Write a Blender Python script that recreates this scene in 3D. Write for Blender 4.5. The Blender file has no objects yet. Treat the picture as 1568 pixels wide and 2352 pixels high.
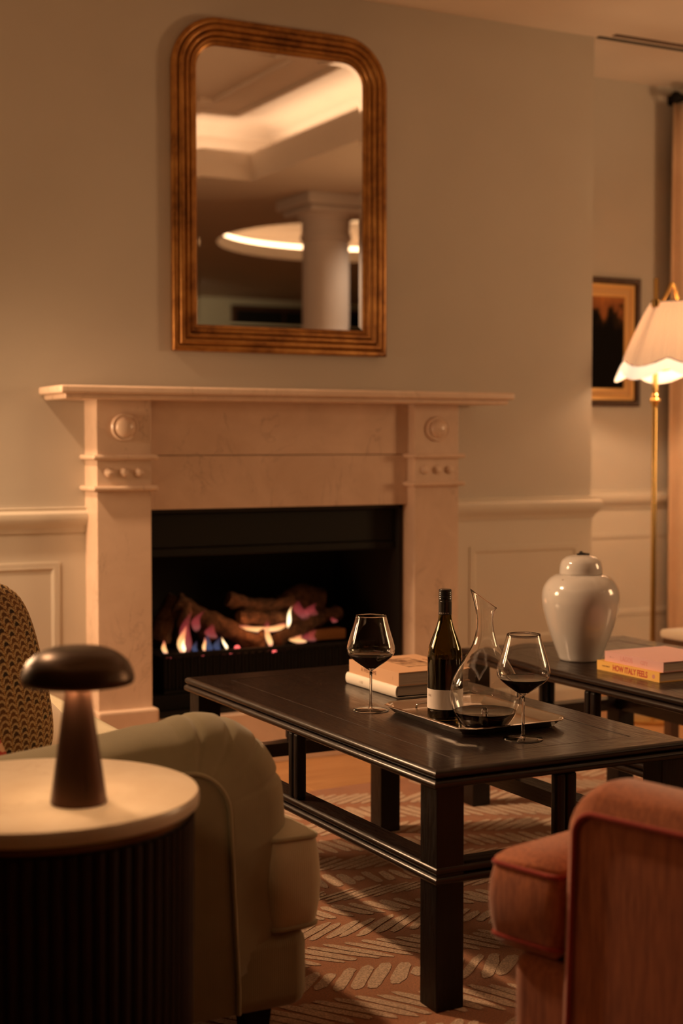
import bpy, bmesh, math, random
from mathutils import Vector, Matrix, noise
random.seed(7)
C = bpy.context.scene.collection
S = bpy.context.scene
PI = math.pi
# ------------------------------------------------------------------ camera
EYE = Vector((0, 0, 1.13)); F = 3400.0
yaw, pit = math.radians(27.8), math.atan(161 / F)
fwd = Vector((math.sin(yaw) * math.cos(pit), math.cos(yaw) * math.cos(pit), -math.sin(pit)))
rgt = Vector((math.cos(yaw), -math.sin(yaw), 0)); upv = rgt.cross(fwd)
cam = bpy.data.cameras.new('camera'); co = bpy.data.objects.new('camera', cam); C.objects.link(co)
co.matrix_world = Matrix(((rgt.x, upv.x, -fwd.x, EYE.x), (rgt.y, upv.y, -fwd.y, EYE.y), (rgt.z, upv.z, -fwd.z, EYE.z), (0, 0, 0, 1)))
cam.sensor_fit = 'VERTICAL'; cam.sensor_height = 36; cam.sensor_width = 24
cam.lens = F / 2352 * 36; cam.clip_start = .05; cam.clip_end = 60
cam.dof.use_dof = True; cam.dof.focus_distance = 3.35; cam.dof.aperture_fstop = 2.6
S.camera = co
# ------------------------------------------------------------------ world, exposure, lights
W = bpy.data.worlds.new('world'); S.world = W; W.use_nodes = True
W.node_tree.nodes['Background'].inputs[0].default_value = (1, .62, .36, 1)
W.node_tree.nodes['Background'].inputs[1].default_value = .004
S.view_settings.view_transform = 'Standard'; S.view_settings.look = 'None'
S.view_settings.gamma = 1; S.view_settings.exposure = 0; S.view_settings.use_curve_mapping = False

def area(name, loc, target, sx, sy, power, col, spread=180):
    l = bpy.data.lights.new(name, 'AREA'); l.shape = 'RECTANGLE'; l.size = sx; l.size_y = sy
    l.energy = power; l.color = col; l.spread = math.radians(spread)
    o = bpy.data.objects.new(name, l); C.objects.link(o); o.location = loc
    o.rotation_euler = (Vector(target) - Vector(loc)).to_track_quat('-Z', 'Y').to_euler(); return o
def spot(name, loc, target, power, col, ang, blend=.5, r=.05):
    l = bpy.data.lights.new(name, 'SPOT'); l.energy = power; l.color = col; l.spot_size = math.radians(ang); l.spot_blend = blend
    l.shadow_soft_size = r
    o = bpy.data.objects.new(name, l); C.objects.link(o); o.location = loc
    o.rotation_euler = (Vector(target) - Vector(loc)).to_track_quat('-Z', 'Y').to_euler(); return o
WARM = (1, .58, .28); WARM2 = (1, .60, .32)
# cove strips hidden in the tray ceiling, throwing light upward
CEIL = 2.735
TX0, TX1, TY0, TY1 = -.4, 3.73, 1.33, 4.12      # tray opening
CVX, CVY, COVE = 8, 6.5, (1, .70, .46)
TCX, TCY = (TX0 + TX1) / 2, (TY0 + TY1) / 2
area('cove_light', (TCX, TY0 - .10, 2.81), (TCX, TY0 - .18, 3.2), TX1 - TX0, .04, CVX, COVE)
area('cove_light', (TCX, TY1 + .10, 2.81), (TCX, TY1 + .18, 3.2), TX1 - TX0, .04, CVX, COVE)
area('cove_light', (TX1 + .10, TCY, 2.81), (TX1 + .18, TCY, 3.2), TY1 - TY0, .04, CVY, COVE)
area('cove_light', (TX0 - .10, TCY, 2.81), (TX0 - .18, TCY, 3.2), TY1 - TY0, .04, CVY, COVE)
spot('column_fill', (5.2, 1.5, 2.7), (4.51, .79, 1.5), 36, COVE, 70, .8, .05)  # unseen spot added to brighten the column
spot('rear_wall_fill', (5.0, -3.6, 2.7), (5.9, -5.7, 2.0), 60, COVE, 80, .8, .05)  # unseen spot added to lift the dark rear wall
# lamps of the room beyond the frame, and an added recess fill
spot('downlight', (.25, 4.30, 2.70), (1.85, 3.2, .3), 290, WARM2, 84, .6, .07)
area('side_light', (-.30, 4.60, 1.40), (2.0, 4.4, 1.1), .3, .5, 15, WARM2)
area('corner_lamp', (.50, 4.50, 1.20), (1.6, 2.8, .6), .20, .34, 15, WARM2)
area('room_light', (5.6, 2.2, 1.5), (2.4, 4.4, 1.1), .7, .9, 35, WARM)
l = area('recess_fill', (5.85, -1.0, 3.02), (5.85, -1.0, 0), 1.6, 1.6, 7, WARM)  # light panel added inside the round recess to brighten the rear room

# ------------------------------------------------------------------ materials
def mat(name, col, rough=.6, metal=0, spec=None, coat=0, trans=0, ior=None, emit=None, es=0):
    m = bpy.data.materials.new(name); m.use_nodes = True
    b = m.node_tree.nodes['Principled BSDF']
    b.inputs['Base Color'].default_value = (*col, 1); b.inputs['Roughness'].default_value = rough
    b.inputs['Metallic'].default_value = metal
    if spec is not None: b.inputs['Specular IOR Level'].default_value = spec
    if coat: b.inputs['Coat Weight'].default_value = coat; b.inputs['Coat Roughness'].default_value = .12
    if trans: b.inputs['Transmission Weight'].default_value = trans
    if ior: b.inputs['IOR'].default_value = ior
    if emit: b.inputs['Emission Color'].default_value = (*emit, 1); b.inputs['Emission Strength'].default_value = es
    return m
class G:
    """small node-graph helper"""
    def __init__(s, m): s.t = m.node_tree; s.b = s.t.nodes['Principled BSDF']
    def n(s, typ, **kw):
        n = s.t.nodes.new(typ)
        for k, v in kw.items():
            if k.startswith('_'): setattr(n, k[1:], v)
        return n
    def l(s, a, b): s.t.links.new(a, b)
    def coord(s, scale=(1, 1, 1), rot=(0, 0, 0), kind='Object'):
        c = s.n('ShaderNodeTexCoord'); m = s.n('ShaderNodeMapping'); s.l(c.outputs[kind], m.inputs[0])
        m.inputs['Scale'].default_value = scale; m.inputs['Rotation'].default_value = rot; return m.outputs[0]
    def noise(s, vec, scale, detail=4, rough=.55, dist=0):
        n = s.n('ShaderNodeTexNoise'); s.l(vec, n.inputs['Vector']); n.inputs['Scale'].default_value = scale
        n.inputs['Detail'].default_value = detail; n.inputs['Roughness'].default_value = rough; n.inputs['Distortion'].default_value = dist
        return n.outputs['Fac']
    def ramp(s, fac, stops):
        r = s.n('ShaderNodeValToRGB'); s.l(fac, r.inputs[0]); e = r.color_ramp.elements
        while len(e) < len(stops): e.new(.5)
        for q, (p, c) in zip(e, stops): q.position = p; q.color = (*c, 1)
        return r.outputs[0]
    def math(s, op, a, b=None, c=None):
        n = s.n('ShaderNodeMath', _operation=op)
        for i, v in enumerate((a, b, c)):
            if v is None: continue
            if isinstance(v, (int, float)): n.inputs[i].default_value = v
            else: s.l(v, n.inputs[i])
        return n.outputs[0]
    def mix(s, fac, a, b, mode='MIX'):
        n = s.n('ShaderNodeMix', _data_type='RGBA', _blend_type=mode)
        for i, v in ((0, fac), (6, a), (7, b)):
            if isinstance(v, (int, float)): n.inputs[i].default_value = v
            elif isinstance(v, tuple): n.inputs[i].default_value = (*v, 1)
            else: s.l(v, n.inputs[i])
        return n.outputs[2]
    def bump(s, h, strength=.3, dist=.001):
        b = s.n('ShaderNodeBump'); b.inputs['Strength'].default_value = strength; b.inputs['Distance'].default_value = dist
        s.l(h, b.inputs['Height']); s.l(b.outputs[0], s.b.inputs['Normal'])
    def col(s, c): s.l(c, s.b.inputs['Base Color'])

def paint(name, col, rough=.75):
    m = mat(name, col, rough, spec=.3); g = G(m); v = g.coord()
    n = g.noise(v, 2.2, 3); d = tuple(c * .94 for c in col)
    g.col(g.ramp(n, [(.3, d), (.7, col)])); g.bump(g.noise(v, 260, 2), .12, .0006); return m
M = {}
M['wall'] = paint('sage_wall_paint', (.56, .51, .44))
M['dado'] = paint('cream_dado_paint', (.68, .62, .53), .5)
M['ceil'] = paint('ceiling_paint', (.72, .61, .50))
M['green'] = paint('green_wall_paint', (.52, .50, .34))
M['darkgreen'] = paint('low_bounce_wall_paint', (.10, .11, .08))  # invented dark tone for the unseen side walls, keeps bounced light low
M['column'] = paint('column_paint', (.66, .60, .56), .5)
def marble(name, c1, c2, vein, rough=.22, sc=1.0):
    m = mat(name, c1, rough); g = G(m); v = g.coord((sc, sc, sc))
    a = g.noise(v, 5, 6, .6, .6); base = g.ramp(a, [(.3, c2), (.65, c1)])
    v2 = g.coord((sc * 1.2, sc, sc * .55), (0, .5, 0))
    b = g.noise(v2, 4.5, 5, .6, 1.2); line = g.ramp(b, [(.485, (0, 0, 0)), (.498, (1, 1, 1)), (.511, (0, 0, 0))])
    k = g.noise(v, 6, 2); fac = g.math('MULTIPLY', g.math('MULTIPLY', line, g.ramp(k, [(.42, (0, 0, 0)), (.62, (1, 1, 1))])), .4)
    g.col(g.mix(fac, base, vein)); g.bump(a, .03, .001); return m
M['marble'] = marble('veined_marble', (.78, .60, .47), (.66, .49, .37), (.30, .20, .14))
M['marble_top'] = marble('table_top_marble', (.80, .70, .56), (.68, .56, .42), (.50, .38, .26), .3, 1.3)
def wood(name, c1, c2, rough=.3, axis='y', sc=1, coat=.3, bump=.25):
    m = mat(name, c1, rough, coat=coat); g = G(m); g.b.inputs['Coat Roughness'].default_value = .12; g.b.inputs['Specular IOR Level'].default_value = .28
    s_ = {'x': (3, 60, 60), 'y': (60, 3, 60), 'z': (60, 60, 3)}[axis]
    v = g.coord(tuple(q * sc for q in s_)); a = g.noise(v, 1.6, 6, .65, .4)
    p = g.coord(tuple(q * sc * 3 for q in s_)); b = g.noise(p, 2.4, 3, .5)
    g.col(g.ramp(a, [(.32, c2), (.68, c1)]))
    g.l(g.ramp(b, [(.3, (rough * 1.9,) * 3), (.62, (rough,) * 3)]), g.b.inputs['Roughness'])
    g.bump(b, bump, .0012); return m
DK1, DK2 = (.014, .0055, .0035), (.006, .0025, .0018)
M['dark_y'] = wood('dark_stained_oak', DK1, DK2, .3, 'y', 1, .42, .10); M['dark_x'] = wood('dark_stained_oak_cross', DK1, DK2, .3, 'x', 1, .42, .10)
M['dark_z'] = wood('dark_oak_upright_shaded', tuple(c * .6 for c in DK1), tuple(c * .6 for c in DK2), .34, 'z', 1, .12)  # same oak darkened for legs and posts, their shade put into the colour
M['drum'] = wood('dark_walnut_stave', (.028, .010, .006), (.010, .004, .003), .45, 'z', 1, 0)
def plank_mat():
    m = mat('oak_floor', (.45, .2, .07), .35, coat=.15); g = G(m); v = g.coord((3, 45, 45))
    a = g.noise(v, 1.5, 6, .6, .8); oi = g.n('ShaderNodeObjectInfo')
    base = g.ramp(a, [(.3, (.40, .19, .075)), (.7, (.58, .31, .13))])
    g.col(g.mix(g.math('MULTIPLY', oi.outputs['Random'], .35), base, (.36, .16, .06))); g.bump(a, .15, .001); return m
M['floor'] = plank_mat()
M['subfloor'] = mat('subfloor', (.12, .06, .03), .8)
def fabric(name, c1, c2, rib=None, ribs=900, rough=.9, streak=None, sheen=.3, bs=.4):
    m = mat(name, c1, rough, spec=.15); g = G(m); v = g.coord()
    g.b.inputs['Sheen Weight'].default_value = sheen; g.b.inputs['Sheen Roughness'].default_value = .5
    a = g.noise(v, 7, 4, .6)
    if streak: a = g.noise(g.coord(streak), 3, 6, .7)
    g.col(g.ramp(a, [(.3, c2), (.7, c1)]))
    if rib:
        w = g.n('ShaderNodeTexWave', _wave_type='BANDS', _bands_direction=rib, _wave_profile='SIN'); g.l(v, w.inputs[0])
        w.inputs['Scale'].default_value = ribs; w.inputs['Distortion'].default_value = .6; w.inputs['Detail'].default_value = 1
        g.bump(w.outputs['Fac'], bs, .0012)
    else: g.bump(g.noise(v, 900, 2), bs, .0008)
    return m
M['olive'] = fabric('olive_ribbed_linen', (.275, .235, .14), (.22, .185, .105), 'X', 75)
M['seatlinen'] = fabric('cream_linen', (.50, .43, .29), (.42, .36, .23), 'X', 75)
M['olive_pipe'] = fabric('olive_piping', (.32, .27, .16), (.26, .22, .13))
M['coral'] = fabric('coral_velvet', (.60, .19, .07), (.22, .055, .022), None, streak=(60, 60, 4), sheen=.5)
M['red_pipe'] = fabric('red_piping', (.40, .045, .03), (.3, .03, .02))
M['cream_fab'] = fabric('cream_woven_fabric', (.72, .60, .46), (.64, .52, .38))
M['glass'] = mat('clear_glass', (1, 1, 1), 0, trans=1, ior=1.47)
M['wine'] = mat('red_wine', (.006, .0004, .0006), .02, ior=1.34)
M['bottle'] = mat('dark_green_glass', (.26, .21, .025), .02, trans=1, ior=1.5)
M['label'] = mat('white_paper_label', (.78, .70, .64), .6)
M['cap'] = mat('black_capsule', (.012, .011, .012), .3, coat=.3)
M['ink'] = mat('dark_ink', (.03, .02, .02), .6); M['grayink'] = mat('grey_ink', (.35, .30, .26), .6)
M['silver'] = mat('polished_silver', (.80, .74, .68), .13, 1)
M['brass'] = mat('aged_brass', (.62, .40, .14), .22, 1)
M['trim_brass'] = mat('dark_brass_trim', (.16, .10, .05), .35, 1)
M['bronze'] = mat('brushed_bronze', (.075, .045, .028), .33, .85)
M['bronze_stem'] = mat('brushed_bronze_stem', (.10, .048, .03), .38, .75)
M['black'] = mat('black_iron', (.006, .005, .005), .7, spec=.2)
M['firebrick'] = mat('sooty_black', (.010, .008, .007), .85)
M['smoked'] = mat('black_enamel', (.008, .008, .006), .65, spec=.25)
M['gilt_in'] = mat('gilded_lining', (.85, .5, .18), .4, .3)
M['mirror'] = mat('mirror_silvering', (.93, .92, .90), .01, 1)
M['jar'] = mat('white_glazed_ceramic', (.66, .64, .62), .14, coat=.6)
g = G(M['jar']); v = g.coord(); g.col(g.ramp(g.noise(v, 60, 2, .4), [(.20, (.2, .12, .08)), (.24, (.64, .61, .58))])); g.bump(g.noise(g.coord((2, 2, 40)), 2, 2), .06, .002)
M['pages'] = mat('book_pages', (.62, .50, .40), .8); g = G(M['pages']); g.bump(g.noise(g.coord((3, 3, 900)), 1, 2), .5, .001); g.col(g.ramp(g.noise(g.coord((3, 3, 900)), 1, 2), [(.3, (.40, .31, .24)), (.7, (.66, .55, .45))]))
M['book_white'] = mat('ivory_cover', (.85, .78, .68), .5); M['book_tan'] = mat('tan_cover', (.66, .40, .24), .55)
M['book_pink'] = mat('dusty_pink_cover', (.72, .42, .40), .55); M['book_yellow'] = mat('yellow_cover', (.88, .52, .13), .5)
M['redink'] = mat('red_ink', (.55, .06, .05), .6); M['pinkink'] = mat('faded_pink_ink', (.70, .30, .30), .6); M['brownink'] = mat('brown_ink', (.28, .13, .07), .6)
def gilt():
    m = mat('antique_gilt_wood', (.5, .22, .05), .34, .55); g = G(m); v = g.coord()
    a = g.noise(v, 12, 5, .65); g.col(g.ramp(a, [(.28, (.13, .045, .010)), (.5, (.36, .155, .034)), (.75, (.52, .26, .065))]))
    g.bump(g.noise(v, 50, 3), .2, .002); return m
M['gilt'] = gilt()
def bark():
    m = mat('charred_bark', (.06, .03, .02), .9); g = G(m); v = g.coord((1, 1, 1))
    a = g.noise(v, 28, 6, .7, .5); g.col(g.ramp(a, [(.3, (.018, .010, .007)), (.55, (.13, .065, .035)), (.8, (.30, .16, .08))])); g.bump(a, .8, .012); return m
M['bark'] = bark()
M['split'] = mat('split_log_end', (.50, .24, .09), .8)
def flame(name, cols, strength, alpha):
    """gas flame: colour, brightness and opacity change from root to tip and thin out at the rim"""
    m = bpy.data.materials.new(name); m.use_nodes = True; t = m.node_tree; t.nodes.clear(); N = t.nodes.new; L = t.links.new
    o = N('ShaderNodeOutputMaterial'); e = N('ShaderNodeEmission'); tr = N('ShaderNodeBsdfTransparent'); mx = N('ShaderNodeMixShader')
    tc = N('ShaderNodeTexCoord'); sp = N('ShaderNodeSeparateXYZ'); L(tc.outputs['Generated'], sp.inputs[0])
    def ramp(st):
        r = N('ShaderNodeValToRGB'); L(sp.outputs[2], r.inputs[0]); el = r.color_ramp.elements
        while len(el) < len(st): el.new(.5)
        for q, (p, c) in zip(el, st): q.position = p; q.color = (*c, 1)
        return r.outputs[0]
    L(ramp(cols), e.inputs[0]); e.inputs[1].default_value = strength
    al = ramp([(0, (.1,) * 3), (.18, (.9,) * 3), (.5, (.8,) * 3), (.8, (.35,) * 3), (1, (0,) * 3)])
    lw = N('ShaderNodeLayerWeight'); lw.inputs[0].default_value = .35
    sb = N('ShaderNodeMath'); sb.operation = 'SUBTRACT'; sb.inputs[0].default_value = 1; L(lw.outputs['Facing'], sb.inputs[1])
    pw = N('ShaderNodeMath'); pw.operation = 'POWER'; pw.inputs[1].default_value = 2; L(sb.outputs[0], pw.inputs[0])
    m1 = N('ShaderNodeMath'); m1.operation = 'MULTIPLY'; L(pw.outputs[0], m1.inputs[0]); L(al, m1.inputs[1])
    m2 = N('ShaderNodeMath'); m2.operation = 'MULTIPLY'; m2.inputs[1].default_value = alpha; L(m1.outputs[0], m2.inputs[0]); L(m2.outputs[0], mx.inputs[0])
    L(tr.outputs[0], mx.inputs[1]); L(e.outputs[0], mx.inputs[2]); L(mx.outputs[0], o.inputs[0]); return m
M['f_orange'] = flame('orange_flame', [(0, (1, .25, .2)), (.25, (1, .55, .22)), (.6, (1, .42, .14)), (1, (1, .15, .12))], 1.5, 1)
M['f_pink'] = flame('rose_flame', [(0, (1, .3, .25)), (.4, (1, .14, .13)), (1, (.9, .08, .10))], .6, .34)
M['f_blue'] = flame('blue_flame', [(0, (.3, .42, 1)), (.5, (.4, .45, .8)), (1, (.6, .3, .5))], .30, .35)
M['f_core'] = flame('bright_flame_core', [(0, (1, .55, .25)), (.3, (1, .8, .5)), (.8, (1, .62, .28)), (1, (1, .3, .12))], 2.6, 1)
M['ember'] = mat('glowing_ember', (.2, .02, .01), .9, emit=(1, .14, .12), es=1.6)
M['led'] = mat('warm_led', (1, .8, .6), .5, emit=(1, .66, .38), es=6)
def shade_mat(name, col, em, es, tr=.06):
    m = mat(name, col, .9); g = G(m)
    t = g.n('ShaderNodeBsdfTranslucent'); t.inputs[0].default_value = (*col, 1); mx = g.n('ShaderNodeMixShader'); mx.inputs[0].default_value = tr
    o = [n for n in g.t.nodes if n.type == 'OUTPUT_MATERIAL'][0]
    g.l(g.b.outputs[0], mx.inputs[1]); g.l(t.outputs[0], mx.inputs[2]); g.l(mx.outputs[0], o.inputs[0])
    if es: g.b.inputs['Emission Color'].default_value = (*em, 1); g.b.inputs['Emission Strength'].default_value = es
    return m
M['shade'] = shade_mat('pleated_silk_shade', (.90, .66, .44), (1, .62, .36), .30)
M['skirt'] = shade_mat('white_silk_skirt', (.95, .84, .66), (1, .84, .66), .8, .2)
M['dark_trim'] = mat('dark_braid', (.03, .015, .01), .8)
M['curtain'] = fabric('beige_curtain', (.80, .58, .40), (.72, .51, .34))
M['frame_wood'] = wood('picture_frame_walnut', (.10, .045, .02), (.05, .022, .010), .4, 'z', 1, .2)
M['mount'] = mat('ochre_mount', (.72, .42, .17), .8)
M['bulbglass'] = mat('lamp_diffuser', (1, .8, .6), .5, emit=(1, .6, .32), es=3)
def picture_mat():
    m = mat('dark_painting', (.05, .03, .02), .9, spec=.1); g = G(m); c = g.n('ShaderNodeTexCoord'); sep = g.n('ShaderNodeSeparateXYZ'); g.l(c.outputs['Object'], sep.inputs[0])
    a = g.noise(g.coord((1, 1, .6)), 9, 5, .6, .4); h = g.math('ADD', g.math('MULTIPLY', sep.outputs[2], 2.1), a)
    g.col(g.ramp(h, [(.66, (.006, .005, .004)), (.74, (.03, .016, .008)), (.80, (.30, .11, .04)), (1, (.55, .20, .06))])); return m
M['painting'] = picture_mat()
def pillow_mat():
    m = mat('scallop_brocade', (.3, .15, .05), .75, spec=.2); g = G(m); c = g.n('ShaderNodeUVMap'); sep = g.n('ShaderNodeSeparateXYZ'); g.l(c.outputs[0], sep.inputs[0])
    u0, v0 = sep.outputs[0], sep.outputs[1]
    U = g.math('MULTIPLY', u0, 17.0); V = g.math('MULTIPLY', v0, 32.0)
    row = g.math('FLOOR', V); fv = g.math('FRACT', V); col = g.math('FLOOR', U); fu = g.math('FRACT', U)
    du = g.math('MULTIPLY', g.math('SUBTRACT', fu, .5), 2.1)
    d = g.math('SQRT', g.math('ADD', g.math('MULTIPLY', du, du), g.math('MULTIPLY', fv, fv)))
    # arc of dots on each scallop, dark inside, stitched stripe between columns
    wn = g.n('ShaderNodeTexWhiteNoise', _noise_dimensions='2D'); cb = g.n('ShaderNodeCombineXYZ'); g.l(col, cb.inputs[0]); g.l(row, cb.inputs[1]); g.l(cb.outputs[0], wn.inputs['Vector'])
    inner = g.mix(wn.outputs[0], (.022, .012, .007), (.17, .070, .018))
    dots = g.noise(g.coord((1, 1, 1), kind='UV'), 260, 1, .5)
    arc = g.math('MULTIPLY', g.math('GREATER_THAN', d, .62), g.math('LESS_THAN', d, .98))
    arc = g.math('MULTIPLY', arc, g.math('GREATER_THAN', dots, .47))
    body = g.mix(g.math('GREATER_THAN', d, .98), inner, (.15, .065, .02))
    body = g.mix(arc, body, (.62, .45, .22))
    st = g.math('GREATER_THAN', g.math('ABSOLUTE', g.math('SUBTRACT', fu, .5)), .45)
    odd = g.math('MODULO', col, 2)
    st = g.math('MULTIPLY', st, g.math('GREATER_THAN', g.math('FRACT', g.math('MULTIPLY', v0, 110)), .35))
    g.col(g.mix(st, body, (.55, .33, .12))); g.bump(d, .5, .002); return m
M['scallop'] = pillow_mat()
def stripe_mat():
    m = mat('red_striped_cotton', (.7, .2, .1), .85); g = G(m); v = g.coord((1, 1, 1), (0, .5, .4)); w = g.n('ShaderNodeTexWave'); g.l(v, w.inputs[0]); w.inputs['Scale'].default_value = 22
    g.col(g.ramp(w.outputs['Fac'], [(.45, (.48, .05, .03)), (.55, (.75, .45, .28))])); return m
M['stripe'] = stripe_mat()
M['rug'] = fabric('rust_wool_pile', (.56, .215, .085), (.42, .15, .055), bs=.9); M['rug_cream'] = fabric('cream_wool_pile', (.86, .62, .43), (.74, .52, .35), bs=.9)
for k in ('rug', 'rug_cream'):
    g = G(M[k]); v = g.coord(); g.bump(g.noise(v, 420, 3, .7), 1.0, .004)
    base = g.b.inputs['Base Color'].links[0].from_socket; g.col(g.mix(g.math('MULTIPLY', g.ramp(g.noise(v, 260, 3, .7), [(.40, (1, 1, 1)), (.58, (0, 0, 0))]), .60), base, (.20, .08, .03)))

# ------------------------------------------------------------------ helpers
def tag(o, label=None, cat=None, group=None, kind=None):
    if label: o['label'] = label
    if cat: o['category'] = cat
    if group: o['group'] = group
    if kind: o['kind'] = kind
    return o
def empty(name, loc=(0, 0, 0), rz=0, label=None, cat=None, group=None):
    o = bpy.data.objects.new(name, None); C.objects.link(o); o.location = loc; o.rotation_euler = (0, 0, rz); o.empty_display_size = .1
    return tag(o, label, cat, group)
def link(name, me, m=None, parent=None, loc=None):
    o = bpy.data.objects.new(name, me); C.objects.link(o)
    if m and not me.materials: me.materials.append(m)
    if parent: o.parent = parent
    if loc: o.location = loc
    return o
def fin(name, bm, m, parent=None, smooth=True, ang=35, loc=None, recalc=True, wn=True):
    if recalc: bmesh.ops.recalc_face_normals(bm, faces=bm.faces)
    me = bpy.data.meshes.new(name); bm.to_mesh(me); bm.free()
    if smooth:
        me.shade_smooth()
        if ang: me.set_sharp_from_angle(angle=math.radians(ang))
    o = link(name, me, m, parent, loc)
    if smooth and (ang is None or ang <= 41) and wn:
        md = o.modifiers.new('even_normals', 'WEIGHTED_NORMAL'); md.keep_sharp = True; md.weight = 60
    return o
def bx(bm, x0, x1, y0, y1, z0, z1, bev=0, seg=2):
    r = bmesh.ops.create_cube(bm, size=1); vs = r['verts']
    for v in vs: v.co = Vector(((x0 + x1) / 2 + v.co.x * (x1 - x0), (y0 + y1) / 2 + v.co.y * (y1 - y0), (z0 + z1) / 2 + v.co.z * (z1 - z0)))
    if bev:
        es = list({e for v in vs for e in v.link_edges}); bmesh.ops.bevel(bm, geom=es, offset=bev, segments=seg, profile=.5, affect='EDGES')
def box(name, b, m, parent=None, bev=0, seg=2, loc=None):
    bm = bmesh.new(); bx(bm, *b, bev, seg); return fin(name, bm, m, parent, loc=loc)
def lathe_bm(prof, seg=48, bm=None):
    bm = bm or bmesh.new(); rows = []
    for r, z in prof:
        if r < 1e-6: rows.append([bm.verts.new((0, 0, z))])
        else: rows.append([bm.verts.new((r * math.cos(2 * PI * i / seg), r * math.sin(2 * PI * i / seg), z)) for i in range(seg)])
    for a, b in zip(rows, rows[1:]):
        for i in range(seg):
            j = (i + 1) % seg
            if len(a) == 1 and len(b) == 1: continue
            if len(a) == 1: bm.faces.new((a[0], b[i], b[j]))
            elif len(b) == 1: bm.faces.new((a[i], b[0], a[j]))
            else: bm.faces.new((a[i], b[i], b[j], a[j]))
    return bm
def lathe(name, prof, m, parent=None, seg=48, ang=40, loc=None): return fin(name, lathe_bm(prof, seg), m, parent, ang=ang, loc=loc, wn=False)
def catmull(pts, n=8):
    out = []; P = [pts[0]] + list(pts) + [pts[-1]]
    for i in range(1, len(P) - 2):
        a, b, c, d = P[i - 1:i + 3]
        for k in range(n):
            t = k / n; out.append(tuple(.5 * (2 * b[q] + (c[q] - a[q]) * t + (2 * a[q] - 5 * b[q] + 4 * c[q] - d[q]) * t * t + (3 * b[q] - a[q] - 3 * c[q] + d[q]) * t ** 3) for q in range(len(b))))
    out.append(tuple(pts[-1])); return out
def tube_bm(bm, pts, r, seg=8, closed=False):
    pts = [Vector(p) for p in pts]; n = len(pts); rings = []; up = None
    for i, p in enumerate(pts):
        a = pts[i - 1] if (i or closed) else p; b = pts[(i + 1) % n] if (i < n - 1 or closed) else p
        t = (b - a).normalized()
        if up is None: up = t.orthogonal().normalized()
        up = (up - t * up.dot(t)).normalized(); w = t.cross(up); rr = r[i] if isinstance(r, (list, tuple)) else r
        rings.append([bm.verts.new(p + (up * math.cos(2 * PI * k / seg) + w * math.sin(2 * PI * k / seg)) * rr) for k in range(seg)])
    for i in range(n if closed else n - 1):
        a, b = rings[i], rings[(i + 1) % n]
        for k in range(seg): bm.faces.new((a[k], a[(k + 1) % seg], b[(k + 1) % seg], b[k]))
    if not closed: bm.faces.new(rings[0]); bm.faces.new(rings[-1][::-1])
    return bm
def tube(name, pts, r, m, parent=None, seg=10, closed=False): return fin(name, tube_bm(bmesh.new(), pts, r, seg, closed), m, parent, ang=50)
def sweep(path, prof, closed=False, to3=None, capped=True):
    """profile (a outward, b height) swept along a planar 2D path with mitred joints"""
    n = len(path); bm = bmesh.new(); rings = []
    P = [Vector(p) for p in path]
    def nrm(a, b): d = (b - a).normalized(); return Vector((d.y, -d.x))
    for i in range(n):
        n1 = nrm(P[i - 1], P[i]) if (i or closed) else None; n2 = nrm(P[i], P[(i + 1) % n]) if (i < n - 1 or closed) else None
        if n1 is None: m = n2
        elif n2 is None: m = n1
        else: s = n1 + n2; m = s / max(.2, (1 + n1.dot(n2)))
        rings.append([bm.verts.new(to3(P[i] + m * a, b) if to3 else (*(P[i] + m * a), b)) for a, b in prof])
    k = len(prof)
    for i in range(n if closed else n - 1):
        A, B = rings[i], rings[(i + 1) % n]
        for j in range(k): bm.faces.new((A[j], A[(j + 1) % k], B[(j + 1) % k], B[j]))
    if not closed and capped: bm.faces.new(rings[0]); bm.faces.new(rings[-1])
    return bm
def ring_sides(name, rect, prof, mats, parent):
    """four mitred pieces of a rectangular moulded ring (x0,x1,y0,y1)"""
    x0, x1, y0, y1 = rect; cs = [(x0, y0, -1, -1), (x1, y0, 1, -1), (x1, y1, 1, 1), (x0, y1, -1, 1)]; out = []
    for i in range(4):
        a, b = cs[i], cs[(i + 1) % 4]; bm = bmesh.new(); R = []
        for c in (a, b): R.append([bm.verts.new((c[0] + c[2] * p, c[1] + c[3] * p, q)) for p, q in prof])
        k = len(prof)
        for j in range(k): bm.faces.new((R[0][j], R[0][(j + 1) % k], R[1][(j + 1) % k], R[1][j]))
        bm.faces.new(R[0]); bm.faces.new(R[1]); out.append(fin(name, bm, mats[i % 2], parent))
    return out
def arc(cx, cy, r, a0, a1, n=8): return [(cx + r * math.cos(math.radians(a0 + (a1 - a0) * i / n)), cy + r * math.sin(math.radians(a0 + (a1 - a0) * i / n))) for i in range(n + 1)]
def struct(o, label=None): o['kind'] = 'structure'; return o
def text_mesh(s, size, depth=.0003, bold=0, sx=1, align='CENTER'):
    c = bpy.data.curves.new('t', 'FONT'); c.body = s; c.size = size; c.align_x = align; c.align_y = 'CENTER'; c.extrude = depth; c.offset = bold; c.resolution_u = 3
    o = bpy.data.objects.new('t', c); C.objects.link(o); dg = bpy.context.evaluated_depsgraph_get(); me = bpy.data.meshes.new_from_object(o.evaluated_get(dg))
    bpy.data.objects.remove(o); bpy.data.curves.remove(c)
    for v in me.vertices: v.co.x *= sx
    return me
def text_on(name, s, size, m, parent, origin, xdir, ydir, sx=1, bold=0, align='CENTER'):
    me = text_mesh(s, size, .0002, bold, sx, align); X, Y, O = Vector(xdir).normalized(), Vector(ydir).normalized(), Vector(origin); Z = X.cross(Y)
    for v in me.vertices: v.co = O + X * v.co.x + Y * v.co.y + Z * v.co.z
    me.name = name; return link(name, me, m, parent)

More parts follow.
